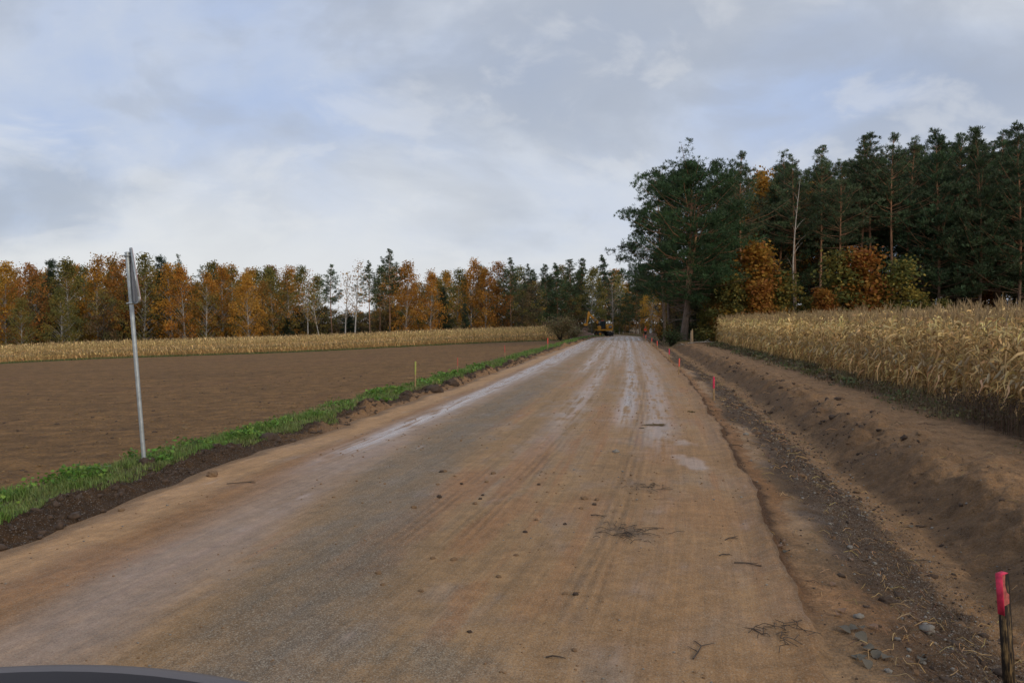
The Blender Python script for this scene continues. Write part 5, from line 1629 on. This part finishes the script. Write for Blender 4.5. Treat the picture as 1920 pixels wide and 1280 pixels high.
def signpost():
    Y = 11.7; X = xat(268, Y); z = hz(X, Y)
    o = empty('road_sign', (X, Y, z)); o.rotation_euler = (0, rad(-4.0), 0)
    H0 = 3.0
    mb = MB(); tube(mb, [(0, 0, -.4), (0, 0, H0)], .030, 16); mb.build('post', M_ZINC, o, True)
    mb = MB(); tube(mb, [(0, 0, H0), (0, 0, H0 + .012), (0, 0, H0 + .02)], [.038, .037, .02], 16); mb.build('post_cap', M_ZINC, o, True)
    # triangular plate: local plane y-z, turned almost edge-on, its back towards the post
    s = .5; top = H0 + .13; bot = H0 - .72
    def rounded(hw, b, t, r):
        pts = []
        for (cx, cz, a0, a1) in ((-hw + r * 1.7, b + r, 150, 270), (hw - r * 1.7, b + r, 270, 390), (0, t - 2 * r, 30, 150)):
            for k in range(7):
                a = rad(a0 + (a1 - a0) * k / 6); pts.append((cx + r * math.cos(a), cz + r * math.sin(a)))
        return pts
    pr = empty('sign_plate'); bpy.data.objects.remove(pr)
    ang = rad(-58.5)
    R = Matrix.Rotation(ang, 4, 'Z')
    def put(mb, name, mat, parent):
        for a in range(len(mb.v)):
            if len(mb.v[a]): mb.v[a] = (mb.v[a] @ np.array(R.to_3x3()).T + np.array([.053, .032, 0])).astype(np.float32)
        return mb.build(name, mat, parent)
    mb = MB(); prism(mb, rounded(s, bot, top, .05), -.008, .006)
    pl = put(mb, 'sign_plate', M_SBACK, o)
    # folded rim towards the back
    mb = MB(); ol = np.array(rounded(s, bot, top, .05)); n = len(ol); inn = np.array(rounded(s - .012, bot + .008, top - .016, .045))
    for k in range(n):
        j = (k + 1) % n
        V = [(ol[k][0], -.026, ol[k][1]), (ol[j][0], -.026, ol[j][1]), (inn[j][0], -.026, inn[j][1]), (inn[k][0], -.026, inn[k][1]),
             (ol[k][0], -.008, ol[k][1]), (ol[j][0], -.008, ol[j][1]), (inn[j][0], -.008, inn[j][1]), (inn[k][0], -.008, inn[k][1])]
        mb.add(V, BOXF)
    put(mb, 'rim', M_ZINC, pl)
    mb = MB(); prism(mb, rounded(s - .01, bot + .006, top - .012, .045), .0065, .0085); put(mb, 'border', M_SRED, pl)
    mb = MB(); prism(mb, rounded(s - .12, bot + .065, top - .13, .03), .009, .011); put(mb, 'face', M_SWHITE, pl)
    for zc in (H0 - .035, bot + .015):
        mb = MB()
        wheel_mesh(mb, (0, 0, 0), .044, .03, (1, 1, 1), prof=[(.8, -.5), (1, -.5), (1, .5), (.8, .5)], sides=16)
        mb.v = [v[:, [0, 2, 1]] + np.array([0, 0, zc], np.float32) for v in mb.v]
        box(mb, (.040, .024, zc), (.03, .05, .026)); box(mb, (-.045, -.025, zc), (.022, .02, .022))
        mb.build('clamp', M_ZINC, o)
    tag(o, 'galvanised post carrying a triangular road sign seen edge-on, leaning left', 'road sign')


signpost()

# ------------------------------------------------------------------ excavator
M_YEL = plain('excavator_yellow_paint', (.46, .21, .02), .45, var=.12, scale=2, coat=.2)
M_BLK = plain('black_machine_paint', (.018, .018, .02), .5, var=.2, scale=3)
M_GLASS = plain('dark_cab_glass', (.02, .028, .034), .08, var=.05, spec=.7)
M_TYRE = plain('rubber_tyre', (.022, .02, .018), .85, var=.3, scale=6)
M_STEEL = plain('bright_steel_rod', (.5, .5, .5), .25, .9, var=.1)
M_DIRTY = plain('worn_bucket_steel', (.14, .09, .06), .7, .3, var=.3, scale=4)
M_MWHITE = plain('white_marking', (.7, .7, .68), .5, var=.05)


def text_mesh(s, size):
    cu = bpy.data.curves.new('logo', 'FONT'); cu.body = s; cu.size = size; cu.extrude = .006; cu.align_x = 'CENTER'; cu.align_y = 'CENTER'
    tmp = bpy.data.objects.new('logo', cu); COL.objects.link(tmp)
    bpy.context.view_layer.update()
    me = bpy.data.meshes.new_from_object(tmp.evaluated_get(bpy.context.evaluated_depsgraph_get()))
    bpy.data.objects.remove(tmp); bpy.data.curves.remove(cu)
    me.name = 'logo'; me.materials.clear(); me.materials.append(M_MWHITE)
    return me


def excavator():
    Y = 150.0; X = xat(1131, Y); z = min(hz(X, Y), hz(X + 1, Y - 1))
    o = empty('excavator', (X, Y, z), 0.0)       # forward is -x, the near flank is -y
    o.rotation_euler = (0, 0, rad(14)); o.scale = (.88, .88, .92)
    tag(o, 'yellow wheeled excavator with raised arm at the left edge of the far road', 'excavator')
    P = lambda n, mb, m, par=o, sm=False: mb.build(n, m, par, sm)
    mb = MB(); box(mb, (0, 0, .78), (2.5, 1.0, .36)); box(mb, (-1.1, 0, .55), (.3, 1.9, .28)); box(mb, (1.1, 0, .55), (.3, 1.9, .28)); box(mb, (1.75, 0, .5), (.16, 2.3, .5)); box(mb, (1.45, 0, .65), (.6, .3, .16)); ch = P('chassis', mb, M_BLK)
    for sx in (-1.1, 1.1):
        for sy in (-1, 1):
            mb = MB(); wheel_mesh(mb, (sx, sy * .98, .5), .5, .46, (1, 1, 1), sides=22); w = P('wheel', mb, M_TYRE)
            mb = MB(); wheel_mesh(mb, (sx, sy * .98, .5), .29, .5, (1, 1, 1), prof=[(.05, -.42), (.55, -.42), (.8, -.3), (1, -.5), (1, .5), (.8, .3), (.55, .42), (.05, .42)], sides=18); P('rim', mb, M_YEL if sx < 0 else M_BLK, w)
    mb = MB(); tube(mb, [(0, 0, .96), (0, 0, 1.12)], .62, 20); P('turntable', mb, M_BLK)
    mb = MB(); prism(mb, [(-1.5, 1.12), (1.62, 1.12), (1.72, 1.3), (1.66, 1.42), (-1.5, 1.38)], -1.2, 1.2, inset=.03); bd = P('body', mb, M_YEL)
    mb = MB(); prism(mb, [(.35, 1.42), (1.66, 1.42), (1.74, 1.75), (1.66, 2.28), (1.5, 2.36), (.52, 2.36), (.35, 2.2)], -1.2, 1.2, inset=.05); ec = P('engine_cover', mb, M_YEL)
    mb = MB(); prism(mb, [(.72, 1.66), (.85, 1.58), (1.35, 1.58), (1.48, 1.68), (1.48, 2.02), (1.35, 2.14), (.85, 2.14), (.72, 2.04)], -1.222, -1.202); pn = P('side_panel', mb, M_BLK, ec)
    lo = bpy.data.objects.new('logo', text_mesh('CAT', .34)); COL.objects.link(lo); lo.parent = pn; lo.location = (1.1, -1.23, 1.86); lo.rotation_euler = (rad(90), 0, 0)
    mb = MB()
    for xx in (.72, 1.3): tube(mb, [(xx, -.5, 2.34), (xx, -.5, 2.72)], [.05, .06], 8)
    P('exhaust_stack', mb, M_STEEL)
    mb = MB(); prism(mb, [(-1.5, 1.38), (-.9, 1.38), (-.9, 1.95), (-1.0, 2.05), (-1.42, 2.05), (-1.5, 1.95)], -1.2, -.55, inset=.04); P('tool_box', mb, M_YEL)
    mb = MB()
    prism(mb, [(-.95, 1.4), (.3, 1.4), (.32, 2.95), (.2, 3.05), (-.62, 3.05), (-.98, 2.6)], -.54, .45, inset=.05)
    cb = P('cab', mb, M_BLK)
    mb = MB(); prism(mb, [(-.86, 1.95), (-.1, 1.95), (-.1, 2.86), (-.55, 2.86), (-.86, 2.5)], -.552, -.542); P('window', mb, M_GLASS, cb)
    mb = MB(); prism(mb, [(0, 1.95), (.24, 1.95), (.24, 2.86), (0, 2.86)], -.552, -.542); P('window', mb, M_GLASS, cb)
    mb = MB(); box(mb, (-.2, -.05, 3.09), (.5, .4, .06)); tube(mb, [(.1, .1, 3.05), (.1, .1, 3.22)], .05, 8); P('roof_beacon', mb, M_ORNG, cb)
    # boom: straight box arm rising to the left, then the stick hangs down
    foot = np.array([-.25, 2.05]); head = np.array([-2.85, 4.45])
    d = (head - foot) / np.linalg.norm(head - foot); n = np.array([-d[1], d[0]])
    if n[1] < 0: n = -n
    mid = foot + d * 1.5
    ol = [foot - n * .18, mid - n * .26, head - n * .14, head + d * .12, head + n * .12, mid + n * .30, foot + n * .16]
    mb = MB(); prism(mb, ol, .62, 1.0, inset=.03); bm = P('boom', mb, M_YEL)
    c1 = foot + d * 1.75
    mb = MB(); prism(mb, [c1 - d * .42 - n * .15, c1 + d * .42 - n * .15, c1 + d * .42 + n * .15, c1 - d * .42 + n * .15], .598, .618); pn = P('badge_panel', mb, M_BLK, bm)
    lo = bpy.data.objects.new('logo', text_mesh('CAT', .26)); COL.objects.link(lo); lo.parent = pn; lo.location = (c1[0], .59, c1[1]); lo.rotation_euler = (rad(90), math.atan2(-d[1], -d[0]) * -1 if False else rad(42), 0)
    mb = MB(); a, b_ = foot + d * .3 - n * .38, mid - n * .34
    tube(mb, [(a[0], .52, a[1] - .2), (b_[0], .52, b_[1])], .07, 8); P('boom_cylinder', mb, M_BLK)
    # knuckle and stick
    s0 = head + np.array([-.05, .2]); s1 = np.array([-3.3, 2.55])
    mb = MB(); prism(mb, [s0 + (-.1, .28), s0 + (.28, .06), s0 + (.16, -.62), s1 + (.13, 0), s1 + (-.12, 0), s0 + (-.26, -.35)], .64, .98, inset=.025); P('stick', mb, M_YEL)
    mb = MB(); q0 = head + np.array([-.38, -.15]); q1 = np.array([-3.75, 2.45]); tube(mb, [(q0[0], .8, q0[1]), ((q0 + q1)[0] / 2, .8, (q0 + q1)[1] / 2)], .075, 8); P('bucket_cylinder', mb, M_BLK)
    mb = MB(); tube(mb, [((q0 + q1)[0] / 2, .8, (q0 + q1)[1] / 2), (q1[0], .8, q1[1])], .04, 8); P('piston_rod', mb, M_STEEL)
    mb = MB(); prism(mb, [(-3.95, 2.5), (-3.12, 2.62), (-3.1, 2.2), (-3.45, 2.02), (-3.95, 2.1)], .6, 1.0, inset=.02); P('linkage', mb, M_YEL)
    mb = MB(); prism(mb, [(-3.9, 2.08), (-3.2, 2.08), (-3.2, 1.75), (-3.9, 1.75)], .55, 1.05, inset=.03); P('quick_coupler', mb, M_BLK)
    mb = MB(); prism(mb, [(-3.95, 1.75), (-3.1, 1.75), (-3.02, 1.35), (-3.35, .85), (-4.0, .75), (-4.5, 1.1), (-4.15, 1.35)], .2, 1.4, inset=.04)
    bk = P('bucket', mb, M_DIRTY)
    mb = MB()
    for k in range(5): box(mb, (-4.52, .32 + .24 * k, 1.06), (.2, .08, .07))
    P('teeth', mb, M_STEEL, bk)
    mb = MB(); tube(mb, [(-1.02, -.6, 2.1), (-1.2, -.75, 2.55), (-1.2, -.75, 2.75)], .02, 5); box(mb, (-1.2, -.75, 2.62), (.06, .2, .3)); P('mirror', mb, M_STEEL)
    return o


excavator()


# ------------------------------------------------------------------ worker
def skinned(name, joints, edges, mats, parent, sub=2):
    me = bpy.data.meshes.new(name); me.from_pydata([j[:3] for j in joints], edges, [])
    o = bpy.data.objects.new(name, me); COL.objects.link(o); o.parent = parent
    o.modifiers.new('skin', 'SKIN')
    if not me.skin_vertices:
        bpy.context.view_layer.update()
    for i, j in enumerate(joints):
        r = j[3]; rr = r if hasattr(r, '__len__') else (r, r)
        me.skin_vertices[0].data[i].radius = rr
    me.skin_vertices[0].data[0].use_root = True
    o.modifiers.new('sub', 'SUBSURF').levels = sub; o.modifiers['sub'].render_levels = sub
    bpy.context.view_layer.update()
    m2 = bpy.data.meshes.new_from_object(o.evaluated_get(bpy.context.evaluated_depsgraph_get()))
    o.modifiers.clear(); o.data = m2; m2.name = name
    for p in m2.polygons: p.use_smooth = True
    m2.materials.clear(); m2.materials.append(mats)
    return o


M_SKIN = plain('skin', (.42, .26, .19), .5, var=.08)
M_HIVIS = plain('orange_high_visibility_cloth', (.85, .10, .02), .7, var=.1, scale=8)
M_TROUS = plain('dark_work_trousers', (.022, .022, .026), .85, var=.2, scale=8)
M_BOOT = plain('black_boots', (.02, .018, .016), .6)
M_REFL = plain('reflective_band', (.6, .6, .6), .4, var=.05)
M_HAIR = plain('dark_hair', (.04, .025, .018), .7)


def person():
    Y = 158.0; X = xat(1210, Y); z = hz(X, Y)
    o = empty('person', (X, Y, z), rad(25)); tag(o, 'person in an orange high-visibility jacket and dark trousers standing beside the far road', 'person')
    J = [(0, 0, .95, .14), (0, 0, 1.15, .13), (0, 0, 1.38, .15), (0, -.01, 1.50, .06), (0, -.02, 1.56, .062), (0, -.03, 1.66, .095), (0, -.03, 1.75, .07)]
    E = [(0, 1), (1, 2), (2, 3), (3, 4), (4, 5), (5, 6)]
    for s in (-1, 1):
        b = len(J)
        J += [(s * .19, 0, 1.42, .06), (s * .30, .0, 1.15, .042), (s * .24, -.2, 1.02, .033), (s * .2, -.27, .99, .03)]
        E += [(2, b), (b, b + 1), (b + 1, b + 2), (b + 2, b + 3)]
        hb = b + 3
        for k in range(4):
            f = len(J); x0 = s * (.2 - .026 + .0175 * k)
            L = (.06, .075, .08, .065)[k]
            J += [(x0, -.31, .985, .009), (x0, -.31 - L * .6, .975, .008), (x0, -.31 - L, .955, .007)]; E += [(hb, f), (f, f + 1), (f + 1, f + 2)]
        f = len(J); J += [(s * .155, -.28, .985, .010), (s * .14, -.32, .98, .008)]; E += [(hb, f), (f, f + 1)]
        b = len(J)
        J += [(s * .1, 0, .86, .095), (s * .12, -.01, .48, .06), (s * .13, .02, .10, .042), (s * .135, -.12, .04, .035)]
        E += [(0, b), (b, b + 1), (b + 1, b + 2), (b + 2, b + 3)]
    skinned('body', J, E, M_SKIN, o)
    JJ = [(0, 0, .86, (.21, .17)), (0, 0, 1.1, (.2, .16)), (0, 0, 1.36, (.2, .165)), (0, 0, 1.48, .10)]
    EE = [(0, 1), (1, 2), (2, 3)]
    for s in (-1, 1):
        b = len(JJ); JJ += [(s * .2, 0, 1.42, .085), (s * .31, 0, 1.15, .068), (s * .245, -.19, 1.03, .058)]; EE += [(2, b), (b, b + 1), (b + 1, b + 2)]
    jk = skinned('jacket', JJ, EE, M_HIVIS, o)
    mb = MB(); a = np.arange(24) / 24 * 2 * np.pi
    for zz in (1.0,):
        V = np.concatenate([np.stack([np.cos(a) * .222, np.sin(a) * .182, np.full(24, zz + q)], 1) for q in (-.025, .025)])
        j = np.arange(24); mb.add(V, np.stack([j, (j + 1) % 24, 24 + (j + 1) % 24, 24 + j], 1))
    mb.build('reflective_band', M_REFL, jk)
    JT = [(0, 0, .92, (.17, .14))]; ET = []
    for s in (-1, 1):
        b = len(JT); JT += [(s * .1, 0, .82, .115), (s * .12, -.01, .48, .085), (s * .13, .02, .14, .075)]; ET += [(0, b), (b, b + 1), (b + 1, b + 2)]
    skinned('trousers', JT, ET, M_TROUS, o)
    for s in (-1, 1):
        mb = MB(); blob(mb, (s * .135, -.05, .045), (.055, .15, .06), 2 + s, (1, 1, 1), .05, 12, 8); mb.build('boot', M_BOOT, o, True)
    mb = MB(); wheel_mesh(mb, (0, 0, 0), .125, .13, (1, 1, 1), prof=[(1.15, -.5), (1.0, -.45), (.96, 0), (.75, .6), (.4, .9), (.02, 1.0)], sides=18)
    mb.v = [v[:, [0, 2, 1]] * np.array([1, 1, 1], np.float32) + np.array([0, -.03, 1.75], np.float32) for v in mb.v]
    mb.build('hard_hat', M_HIVIS, o, True)
    mb = MB()
    for s in (-1, 1): blob(mb, (s * .034, -.118, 1.68), (.013, .008, .009), 1, (1, 1, 1), 0, 8, 6)
    mb.build('eyes', M_HAIR, o)
    mb = MB(); blob(mb, (0, -.13, 1.645), (.014, .018, .022), 1, (1, 1, 1), 0, 8, 6)
    for s in (-1, 1): blob(mb, (s * .098, -.02, 1.66), (.012, .02, .03), 1, (1, 1, 1), 0, 8, 6)
    mb.build('nose_and_ears', M_SKIN, o, True)
    mb = MB(); blob(mb, (0, -.118, 1.605), (.025, .008, .006), 1, (1, 1, 1), 0, 8, 6); mb.build('mouth', M_HIVIS if False else plain('lips', (.3, .12, .1), .5), o, True)
    mb = MB(); blob(mb, (0, .03, 1.68), (.096, .07, .085), 1, (1, 1, 1), .05, 12, 8); mb.build('hair', M_HAIR, o, True)


person()


def barrier():
    Y = 156.0; X = xat(1222.5, Y); z = hz(X, Y)
    o = empty('slatted_barrier', (X, Y, z), rad(-8)); tag(o, 'small white slatted barrier rack standing right of the worker', 'barrier')
    for s in (-1, 1):
        mb = MB(); box(mb, (s * .42, 0, .75), (.07, .07, 1.5)); box(mb, (s * .42, 0, .06), (.1, .7, .1)); mb.build('leg', M_BLK, o)
    for k in range(4):
        mb = MB(); box(mb, (.04, -.045, .68 + .24 * k), (.92, .03, .1)); mb.build('slat', M_MWHITE, o)
    mb = MB(); prism(mb, [(-.46, .62), (-.16, .62), (-.16, 1.2), (-.24, 1.46), (-.46, 1.46)], -.09, -.062); mb.build('panel', M_MWHITE, o)


barrier()


# ------------------------------------------------------------------ the car the photographer stands beside
M_PAINT = plain('dark_maroon_car_paint', (.013, .007, .007), .35, var=.05, spec=.06)
M_EDGE_REFL = plain('painted_bonnet_reflection', (.075, .055, .05), .4, var=.08)  # road reflection along the bonnet edge, painted as flat brown-grey
M_CHROME = plain('car_trim', (.05, .05, .052), .3, .4)
M_LAMP = plain('headlight_glass', (.45, .46, .47), .1, var=.05)


def car():
    # local frame: +y forward, origin on the ground under the car's middle
    o = empty('parked_car', (-1.40, .80, 0), rad(-4)); o.location[2] = hz(-1.5, 1.0)
    tag(o, 'dark car whose glossy bonnet edge shows at the bottom left', 'car')
    HW = .86
    # (y, z of top, half width at top, half width at belt)
    st = [(2.08, .52, .60, .70), (2.02, .70, .70, .79), (1.93, .86, .74, .83), (1.78, .945, .76, .85), (1.765, .948, .765, .85), (1.4, .975, .77, .86), (.9, 1.0, .77, HW), (.72, 1.01, .77, HW)]
    def ring(y, zt, ht, hb, z0=.26):
        zb = min(.80, zt - .06)
        pts = []
        half = [(0, zt + .015), (ht * .55, zt + .01), (ht * .92, zt - .002), (ht * 1.04, zt - .03), (hb, zb - .02), (hb * 1.0, .62), (hb * .985, .42), (hb * .93, z0)]
        bow = .34 if y > 1.2 else 0.0
        return np.array([(x, y - bow * x * x, z) for x, z in half] + [(-x, y - bow * x * x, z) for x, z in half[::-1][:-1]])
    def loft(mb, rings):
        n = len(rings[0]); V = np.concatenate(rings); q = []
        for k in range(len(rings) - 1):
            for i in range(n):
                j = (i + 1) % n; q.append([k * n + i, k * n + j, (k + 1) * n + j, (k + 1) * n + i])
        mb.add(V, np.array(q)); return n
    back = [(-2.05, .62, .6, .72), (-2.02, .85, .66, .8), (-1.9, .98, .7, .84), (-1.2, 1.0, .72, HW), (0, 1.0, .72, HW)]
    rings = [ring(*s) for s in st] + [ring(*s) for s in back[::-1]]
    mb = MB(); n = loft(mb, rings)
    for e in (0, -1):
        r_ = rings[e]; c = r_.mean(0); V = np.vstack([r_, c]); mb.add(V, np.array([[i, (i + 1) % n, n] for i in range(n)]))
    V0 = rings[0]
    mb.m[0][:4 * n] = 1  # front rows of the bonnet carry the painted reflection
    bd = mb.build('body', [M_PAINT, M_EDGE_REFL], o, True)
    md = bd.modifiers.new('sub', 'SUBSURF'); md.levels = 2; md.render_levels = 2
    # greenhouse
    def gh(y, zt, ht, zb=.985, hb=.745):
        half = [(0, zt + .02), (ht * .7, zt), (ht, zt - .06), ((ht + hb) / 2 + .01, (zt + zb) / 2 - .02), (hb, zb)]
        return np.array([(x, y, z) for x, z in half] + [(-x, y, z) for x, z in half[::-1][:-1]])
    mb = MB(); g = [gh(.80, 1.0, .70), gh(.25, 1.36, .60), gh(.0, 1.43, .57), gh(-.9, 1.45, .56), gh(-1.45, 1.40, .55), gh(-1.95, 1.02, .66)]
    loft(mb, g); cab = mb.build('roof_and_windows', M_GLASS, o, True)
    mb = MB(); rr = [gh(.02, 1.435, .58), gh(-.45, 1.455, .57), gh(-.95, 1.458, .565), gh(-1.42, 1.41, .555)]
    V = np.concatenate([r_[[6, 7, 8, 0, 1, 2]] for r_ in rr]) + np.array([0, 0, .006])
    m = 6; q = []
    for k in range(3):
        for i in range(m - 1): q.append([k * m + i, k * m + i + 1, (k + 1) * m + i + 1, (k + 1) * m + i])
    mb.add(V, np.array(q)); mb.build('roof', M_PAINT, o, True)
    for sy in (1.32, -1.3):
        for s in (-1, 1):
            mb = MB(); wheel_mesh(mb, (s * .77, sy, .31), .31, .2, (1, 1, 1), sides=28, axis='x'); w = mb.build('wheel', M_TYRE, o, True)
            mb = MB(); wheel_mesh(mb, (s * .77, sy, .31), .2, .21, (1, 1, 1), prof=[(.02, -.45), (.6, -.4), (1, -.5), (1, .5), (.6, .4), (.02, .45)], sides=20, axis='x'); mb.build('rim', M_ZINC, w, True)
    for s in (-1, 1):
        mb = MB(); blob(mb, (s * .6, 1.99, .66), (.14, .07, .08), 4, (1, 1, 1), .05, 12, 8); mb.build('headlight', M_LAMP, o, True)
        mb = MB(); blob(mb, (s * .93, .62, 1.05), (.09, .06, .07), 4, (1, 1, 1), .05, 12, 8); box(mb, (s * .83, .64, 1.0), (.12, .04, .04)); mb.build('mirror', M_PAINT, o, True)
    mb = MB(); box(mb, (0, 2.075, .60), (.8, .04, .12)); box(mb, (0, 2.075, .40), (1.1, .05, .16)); mb.build('grille', M_CHROME, o)
    for s, x0 in ((1, -.35), (1, .25)):
        mb = MB(); tube(mb, [(x0, .93, 1.03), (x0 + .25, .86, 1.045), (x0 + .5, .84, 1.05)], .009, 6); mb.build('wiper', M_BLK, o)


car()
